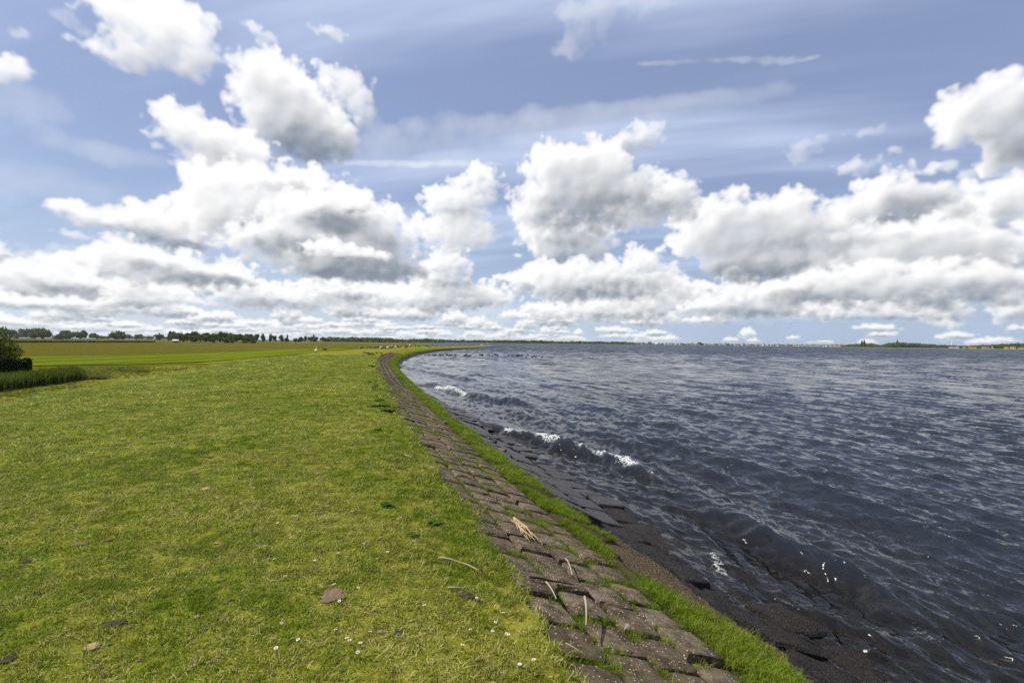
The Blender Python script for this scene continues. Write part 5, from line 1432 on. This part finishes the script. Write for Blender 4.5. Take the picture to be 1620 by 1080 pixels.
# shed with a white roof and a white post on the hay meadow
house(277.5, 470, 4.2, 3.4, 1.7, 1.3, M_slate, M_wall, 'dark shed with white roof at the meadow edge before the belt', None, .4, 1, 'shed', POLDER)
def simple(name, parts, loc, label, cat, group=None, rz=0.0):
    root = link(bpy.data.objects.new(name, None), label=label, cat=cat, group=group); root.location = loc; root.rotation_euler.z = rz
    for nm, me in parts: link(bpy.data.objects.new(nm, me), root)
    return root
d = px_dir(262.5, 540)
simple('marker_post', [('pole', box_mesh('pole', -.12, .12, -.12, .12, -.2, 2.2, M_wall)), ('board', box_mesh('board', -.55, .55, -.2, -.125, 1.9, 3.1, M_wall))], (d.x / d.y * 470, 470, POLDER), 'white post with a board left of the white roofed shed', 'post')
# caravans and cars along the wood
def caravan_parts(L, mat):
    return [('body', box_mesh('body', -L / 2, L / 2, -1.1, 1.1, .45, 2.6, mat, .22)), ('window', box_mesh('window', -L * .3, L * .3, -1.13, -1.0, 1.4, 2.05, M_pane, .02)),
            ('wheel', box_mesh('wheel', -.32, .32, -1.12, 1.12, 0, .62, M_dark, .2)), ('drawbar', box_mesh('drawbar', L / 2 - .1, L / 2 + 1.1, -.08, .08, .4, .52, M_slate))]
cv = caravan_parts(6.2, M_wall); cg = caravan_parts(5.0, M_wall)
for i, px in enumerate((33, 37.5, 42, 61, 73, 77.5, 115.5, 119.5, 123, 134, 139, 143.5, 149)):
    d = px_dir(px, 540); D = 850 + (i % 3) * 6
    simple('caravan', cv if i % 2 else cg, (d.x / d.y * D, D, POLDER), 'white caravan parked along the foot of the left woods', 'caravan', 'white caravans before the left woods', hr.uniform(-.3, .3))
for i, px in enumerate((176, 200.5, 209)):
    d = px_dir(px, 540); D = 830
    simple('caravan', cg, (d.x / d.y * D, D, POLDER), 'white caravan in the open right of the left woods', 'caravan', 'white caravans in the open', hr.uniform(-.3, .3))
# a boat under sail, and masts
d = px_dir(1255.8, 540); D = shore_D(28.8) - 60
bm_ = bmesh.new()
hull = [[bm_.verts.new((x, y * w, z)) for y in (-1, 1)] + [bm_.verts.new((x, 0, -.25))] for x, w, z in ((-3.5, .9, .8), (-1.5, 1.3, .75), (1.0, 1.2, .85), (3.2, .3, 1.05), (3.8, .02, 1.15)) for w in (w,)]
for a, b in zip(hull[:-1], hull[1:]):
    bm_.faces.new((a[0], b[0], b[2], a[2])); bm_.faces.new((a[2], b[2], b[1], a[1])); bm_.faces.new((a[1], b[1], b[0], a[0]))
bm_.faces.new(hull[0])
bmesh.ops.recalc_face_normals(bm_, faces=bm_.faces)
me = bpy.data.meshes.new('hull'); bm_.to_mesh(me); bm_.free(); me.materials.append(M_wall)
sv = [(0.4 - .0 * i, .05, 1.5 + 0 * i) for i in (0,)]
V = []; n_ = 7
for i in range(n_):
    t = i / (n_ - 1); wdt = 3.4 * (1 - t) ** .8
    for j in range(4): V.append((.5 - wdt * j / 3, .45 * math.sin(math.pi * j / 3) * (1 - t) + .02, 1.5 + 9.0 * t))
F = [(i * 4 + j, i * 4 + j + 1, (i + 1) * 4 + j + 1, (i + 1) * 4 + j) for i in range(n_ - 1) for j in range(3)]
ms = bpy.data.meshes.new('sail'); ms.from_pydata(V, [], F); ms.materials.append(M_white)
simple('sailing_boat', [('hull', me), ('sail', ms), ('mast', box_mesh('mast', .5, .64, -.07, .07, .5, 11, M_wall, .02))], (d.x / d.y * D, D, 0), 'small boat under a white sail off the far village', 'boat', None, -.3)
gb = 'moored white boats along the village quay'
for px in (1284, 1290, 1299, 1304, 1310, 1318, 1324):
    d = px_dir(px, 540); D = shore_D(math.degrees(math.atan((px - 810) / FOC))) - 8
    simple('moored_boat', [('hull', me), ('cabin', box_mesh('cabin', -2, 1.2, -.8, .8, .7, 1.9, M_wall, .1)), ('mast', box_mesh('mast', .5, .62, -.06, .06, .8, hr.uniform(5, 9), M_wall, .02))], (d.x / d.y * D, D, 0), 'white boat moored in the row along the far village quay', 'boat', gb, hr.uniform(-.4, .4))
d = px_dir(1506, 540)
simple('radio_mast', [('pole', box_mesh('pole', -.9, .9, -.9, .9, 0, 24, M_wall, .2)), ('antenna', box_mesh('antenna', -.3, .3, -.3, .3, 24, 30, M_wall, .05))], (d.x / d.y * 1900, 1900, 1), 'slender white mast rising over the right shore trees', 'mast')

# ------------------------------------------------------------------ small things close by
M_wood = principled('bleached_wood', (0.30, 0.25, 0.19), 0.85, 0.1); M_darkwood = principled('dark_wood', (0.055, 0.042, 0.033), 0.85, 0.15); M_straw = principled('straw', (0.30, 0.235, 0.13), 0.85, 0.1)
M_clod = principled('dry_dung', (0.15, 0.105, 0.07), 0.95, 0.05); M_clod_d = principled('dark_clod', (0.045, 0.034, 0.025), 0.95, 0.08); M_palest = principled('pale_clod', (0.26, 0.19, 0.12), 0.95, 0.05)
M_weed = leaf_mat('weed_leaf', (0.040, 0.080, 0.010), (0.085, 0.140, 0.018), 0.35)
def ground_at(px, py):
    """first meeting of the line of sight with the dike, close by"""
    d = px_dir(px, py); t = 2.0
    while t < 90:
        x, y, z = d.x * t, d.y * t, EYE + d.z * t
        zt = Zt(x, y)
        if z <= zt + 0.002: return Vector((x, y, zt))
        t += max(0.004, (z - zt) * 0.6)
    return Vector((x, y, zt))
def stick(name, pix, r, mat, label, lift=0.02, cat='stick', twigs=0):
    pts = [ground_at(*p) + Vector((0, 0, lift + 0.012 * math.sin(i * 2.1))) for i, p in enumerate(pix)]
    c = bpy.data.curves.new(name, 'CURVE'); c.dimensions = '3D'; c.bevel_depth = r; c.bevel_resolution = 1; c.use_fill_caps = True
    sp = c.splines.new('NURBS'); sp.points.add(len(pts) - 1); sp.use_endpoint_u = True; sp.order_u = 3; sp.resolution_u = 5
    for i, p in enumerate(pts): sp.points[i].co = (*(p - pts[0]), 1); sp.points[i].radius = 1.0 - 0.5 * i / max(1, len(pts) - 1)
    ob = bpy.data.objects.new('tmp', c); col.objects.link(ob)
    dg = bpy.context.evaluated_depsgraph_get(); me = bpy.data.meshes.new_from_object(ob.evaluated_get(dg)); me.name = name
    bpy.data.objects.remove(ob); bpy.data.curves.remove(c)
    me.materials.clear(); me.materials.append(mat)
    o = link(bpy.data.objects.new(name, me), label=label, cat=cat); o.location = pts[0]
    return o
stick('stick', [(694, 888), (706, 890), (726, 893), (742, 899), (757, 910)], .009, M_wood, 'bent bleached stick lying in the grass left of the stones', .03)
stick('stick', [(838, 922), (852, 925), (870, 926), (890, 930), (908, 936)], .011, M_darkwood, 'dark crooked branch lying across several concrete blocks', .05)
stick('stick', [(864, 930), (872, 940), (880, 955)], .008, M_wood, 'short pale stick slanting in the joint under the dark branch', .05)
stick('stick', [(895, 893), (902, 903), (905, 918)], .008, M_wood, 'slim pale stick upright in a tuft between blocks', .06)
stick('stick', [(925, 965), (929, 985), (927, 1010)], .011, M_wood, 'pale forked stick standing in the tuft at the lowest blocks', .10)
stick('stick', [(716, 708), (732, 710), (752, 712), (762, 714)], .012, M_wood, 'long pale stick lying across the blocks farther along', .06)
stick('stick', [(640, 722), (652, 728)], .008, M_wood, 'tiny pale stick at the grass edge far up the pavement', .03)
stick('stick', [(895, 1030), (910, 1040), (925, 1046)], .006, M_straw, 'thin straw coloured stalk over the lowest left block', .05)
stick('stick', [(709, 935), (722, 936), (733, 934)], .008, M_wood, 'short grey twig in the grass below the bent bleached stick', .025)
# a bundle of dead reed
root = link(bpy.data.objects.new('reed_bundle', None), label='frayed bundle of dead yellow reed lying on the blocks', cat='reed bundle')
p0 = ground_at(812, 828); p1 = ground_at(838, 855); root.location = p0
rr_ = random.Random(2); Vb = []; Fb = []
ax = (p1 - p0); sdv = Vector((ax.y, -ax.x, 0)).normalized()
for i in range(46):
    a = ax * rr_.uniform(-.05, .35) + sdv * rr_.gauss(0, .02) + Vector((0, 0, rr_.uniform(.035, .085))); b = ax * rr_.uniform(.6, 1.3) + sdv * rr_.gauss(0, .05) + Vector((0, 0, rr_.uniform(.03, .09)))
    w = Vector((rr_.gauss(0, .004), rr_.gauss(0, .004), .004)); n0 = len(Vb); mid = (a + b) / 2 + Vector((rr_.gauss(0, .012), rr_.gauss(0, .012), .012))
    Vb += [a - w, a + w, mid + w, mid - w, b + w * .4, b - w * .4]; Fb += [(n0, n0 + 1, n0 + 2, n0 + 3), (n0 + 3, n0 + 2, n0 + 4, n0 + 5)]
me = bpy.data.meshes.new('stalks'); me.from_pydata([tuple(v) for v in Vb], [], Fb); me.materials.append(M_straw); link(bpy.data.objects.new('stalks', me), root, kind='stuff')

def clod_mesh(seed, mat, flat=0.35):
    bm_ = bmesh.new(); bmesh.ops.create_icosphere(bm_, subdivisions=3, radius=1.0)
    co = np.array([v.co[:] for v in bm_.verts]); nn = fbm(co[:, 0] * 1.6 + seed, co[:, 1] * 1.6 + co[:, 2], seed, 4) * .5 + .12 * fbm(co[:, 0] * 6, co[:, 1] * 6 + co[:, 2] * 3, seed + 3, 3)
    for v, k in zip(bm_.verts, nn): v.co *= 1 + k; v.co.z *= flat
    me = bpy.data.meshes.new('clod'); bm_.to_mesh(me); bm_.free(); me.materials.append(mat)
    return me
clods = {m: [clod_mesh(i * 7 + j, mm) for i in range(3)] for j, (m, mm) in enumerate((('d', M_clod_d), ('b', M_clod), ('p', M_palest)))}
def clod(px, py, wpx, kind, label, group=None, asp=0.7):
    p = ground_at(px, py); r = wpx / 2 / FOC * p.y
    o = link(bpy.data.objects.new('earth_clod' if kind != 'b' else 'dung_pat', clods[kind][hr.randrange(3)]), label=label, cat='clod' if kind != 'b' else 'dung', group=group)
    o.location = p + Vector((0, 0, r * .02 + .004)); o.scale = (r, r * asp * 1.5, r * .8); o.rotation_euler.z = hr.uniform(-.5, .5)
clod(525, 943, 36, 'b', 'large flat brown dung pat in the grass left of the stones', asp=.9)
clod(736, 943, 30, 'd', 'elongated dark crumbly clod by a daisy near the stones', asp=.5); clod(757, 953, 18, 'd', 'small dark clod just right of the elongated one', asp=.5)
clod(629, 1000, 17, 'd', 'round dark clod between the dung pat and stones at bottom')
clod(341, 1043, 15, 'b', 'small reddish brown clod alone at the bottom of the lawn')
clod(326, 774, 16, 'p', 'pale tan lump alone on the upper middle of the lawn')
clod(11, 1043, 24, 'd', 'dark wide clod at the lower left corner')
clod(183, 988, 34, 'd', 'long dark trodden clod at the lower left', asp=.35); clod(146, 1024, 22, 'p', 'pale crumbly lump in the lower left corner area')
clod(153, 1058, 17, 'd', 'dark clod below the pale crumbly lump'); clod(42, 888, 18, 'd', 'dark flattened clod near the left edge')
clod(128, 861, 22, 'b', 'brown flat clod on the left lawn', asp=.5); clod(90, 787, 10, 'd', 'small dark clod high on the left lawn'); clod(306, 871, 10, 'd', 'small black clod on the middle left lawn')
clod(311, 976, 9, 'p', 'small pale lump between dark clods at lower left'); clod(172, 854, 12, 'b', 'small brown clod right of the brown flat one')
for i in range(120):
    px, py = hr.uniform(0, 700), hr.uniform(680, 1075)
    clod(px, py, hr.uniform(4, 10), hr.choice('ddddbbp'), 'little crumb of dry earth scattered in the short grass', 'crumbs of earth in the grass', hr.uniform(.4, .9))

def rosette(seed, n, L, mat):
    rg = np.random.default_rng(seed); V, F = [], []
    for i in range(n):
        a = rg.uniform(0, 6.28); l = L * rg.uniform(.6, 1.1); w = l * rg.uniform(.16, .26); lift = rg.uniform(.25, 1.0); n0 = len(V)
        ca, sa = math.cos(a), math.sin(a)
        for t, ww in ((0, .15), (.3, .8), (.6, 1.0), (.85, .6), (1.0, .05)):
            r_ = l * t * math.cos(lift * (1 - t * .4)); z = l * math.sin(lift) * t * (1.15 - .55 * t)
            for q in (-1, 1): V.append((ca * r_ - sa * w * ww * q, sa * r_ + ca * w * ww * q, z + .01 * abs(q) * ww))
        F += [(n0 + 2 * k, n0 + 2 * k + 1, n0 + 2 * k + 3, n0 + 2 * k + 2) for k in range(4)]
    me = np_mesh('weed', np.array(V), np.array(F), mat); attr(me, 'tone', np.repeat(rg.uniform(0, 1, n), 10))
    return me
weeds = [rosette(500 + i, 44, .12, M_weed) for i in range(4)]
def weed(px, py, sc, label, group=None):
    p = ground_at(px, py)
    o = link(bpy.data.objects.new('broadleaf_weed', weeds[hr.randrange(4)]), label=label, cat='weed', group=group)
    o.location = p - Vector((0, 0, .005)); o.scale = (sc, sc, sc * .9); o.rotation_euler.z = hr.uniform(0, 6.28)
weed(688, 829, .8, 'dark leafy weed nearest the pale stick in the lawn'); weed(653, 848, .6, 'low dark weed left of the stones below the leafy one'); weed(612, 800, .75, 'dark weed in the lawn left of the other two near ones')
weed(697, 785, .6, 'small weed at the lawn edge close to the stones'); weed(648, 760, .4, 'tiny weed in the lawn above the near weeds'); weed(597, 681, .95, 'single dark bushy weed in the lawn beside the pavement')
gw = 'clump of tall weeds beside the pavement'
for i in range(9): weed(hr.gauss(604, 7), hr.gauss(641, 5), hr.uniform(.8, 1.4), 'weed in the dark clump at the grass edge of the pavement', gw)
gw = 'row of weeds farther along the pavement'
for i in range(9): weed(hr.gauss(591, 5), 604 + i * 1.6, hr.uniform(.9, 1.6), 'weed in the row along the far grass edge of the pavement', gw)
weed(589, 581, 2.6, 'big lone weed where the pavement narrows in the distance'); weed(586, 580.5, 2.6, 'smaller weed left of the big lone one')
gw = 'weeds where the dike bends'
for i in range(16): weed(hr.uniform(574, 606), hr.uniform(558, 563), hr.uniform(1.6, 3.0), 'weed in the patch on the dike shoulder at the bend', gw)
# daisies
def daisy_mesh():
    V = [(0, 0, .012)]; F = []
    for i in range(10):
        a = 6.283 * i / 10
        V += [(math.cos(a - .22) * .006, math.sin(a - .22) * .006, .012), (math.cos(a - .2) * .015, math.sin(a - .2) * .015, .014), (math.cos(a + .2) * .015, math.sin(a + .2) * .015, .014), (math.cos(a + .22) * .006, math.sin(a + .22) * .006, .012)]
        n0 = 1 + i * 4; F.append((n0, n0 + 1, n0 + 2, n0 + 3))
    me = bpy.data.meshes.new('petals'); me.from_pydata(V, [], F); me.materials.append(M_white)
    return me
pet = daisy_mesh(); eye = box_mesh('eye', -.006, .006, -.006, .006, .010, .019, principled('yellow_eye', (.55, .36, .03), .8, .1), .003)
stem = box_mesh('stem', -.0012, .0012, -.0012, .0012, -.04, .0105, M_weed, 0)
for i, (px, py) in enumerate([(566, 937), (754, 953), (783, 992), (796, 977), (827, 968), (671, 965), (566, 1040), (822, 1060), (549, 1018), (585, 1008), (602, 856), (575, 866), (613, 879), (779, 1006), (801, 1010), (437, 1034), (498, 893), (781, 879), (823, 915), (570, 1026), (472, 1020)]
                          + [(hr.uniform(330, 880), hr.uniform(640, 1070)) for _ in range(34)]):
    p = ground_at(px, py)
    s_, u_ = xy_su(np.array([p.x]), np.array([p.y]))
    if u_[0] > -0.1: continue
    o = simple('daisy', [('petals', pet), ('eye', eye), ('stem', stem)], p + Vector((0, 0, .026)), 'white daisy flowering in the short grass', 'daisy', 'daisies in the short grass', hr.uniform(0, 6))
    o.rotation_euler.x = hr.uniform(-.4, .1); o.scale = (.72,) * 3
# stray stones at the lower edge of the verge
for i, (px, py, w, lb) in enumerate([(778, 700, 15, 'tan stone at the water edge of the verge, farthest of the row'), (793, 716, 22, 'larger tan stone below the farthest one at the verge edge'), (835, 752, 16, 'tan stone lying where foam laps the verge edge'), (716, 664, 14, 'brown stone half in the green verge, far along'),
        (645, 605, 9, 'pale stone standing at the far end of the verge'), (705, 668, 10, 'small brown stone beside the verge far along')]):
    p = ground_at(px, py); r = w / 2 / FOC * p.y
    o = link(bpy.data.objects.new('shore_stone', clod_mesh(90 + i, M_block, .6)), label=lb, cat='stone'); o.location = p + Vector((0, 0, r * .2)); o.scale = (r, r * .8, r * .8); o.rotation_euler.z = i
# ------------------------------------------------------------------ thin haze
hz, g, out = new_mat('thin_air')
vol = g.n('ShaderNodeVolumePrincipled', {'Color': (0.82, 0.88, 0.95, 1.0), 'Density': 0.00004, 'Anisotropy': 0.3})
g.put(out.inputs['Volume'], vol)
me = box_mesh('haze', -6500, 6500, -300, 7500, -2.2, 36, hz, 0)
haze = link(bpy.data.objects.new('haze', me), kind='stuff', label='thin blue haze over the far shores')
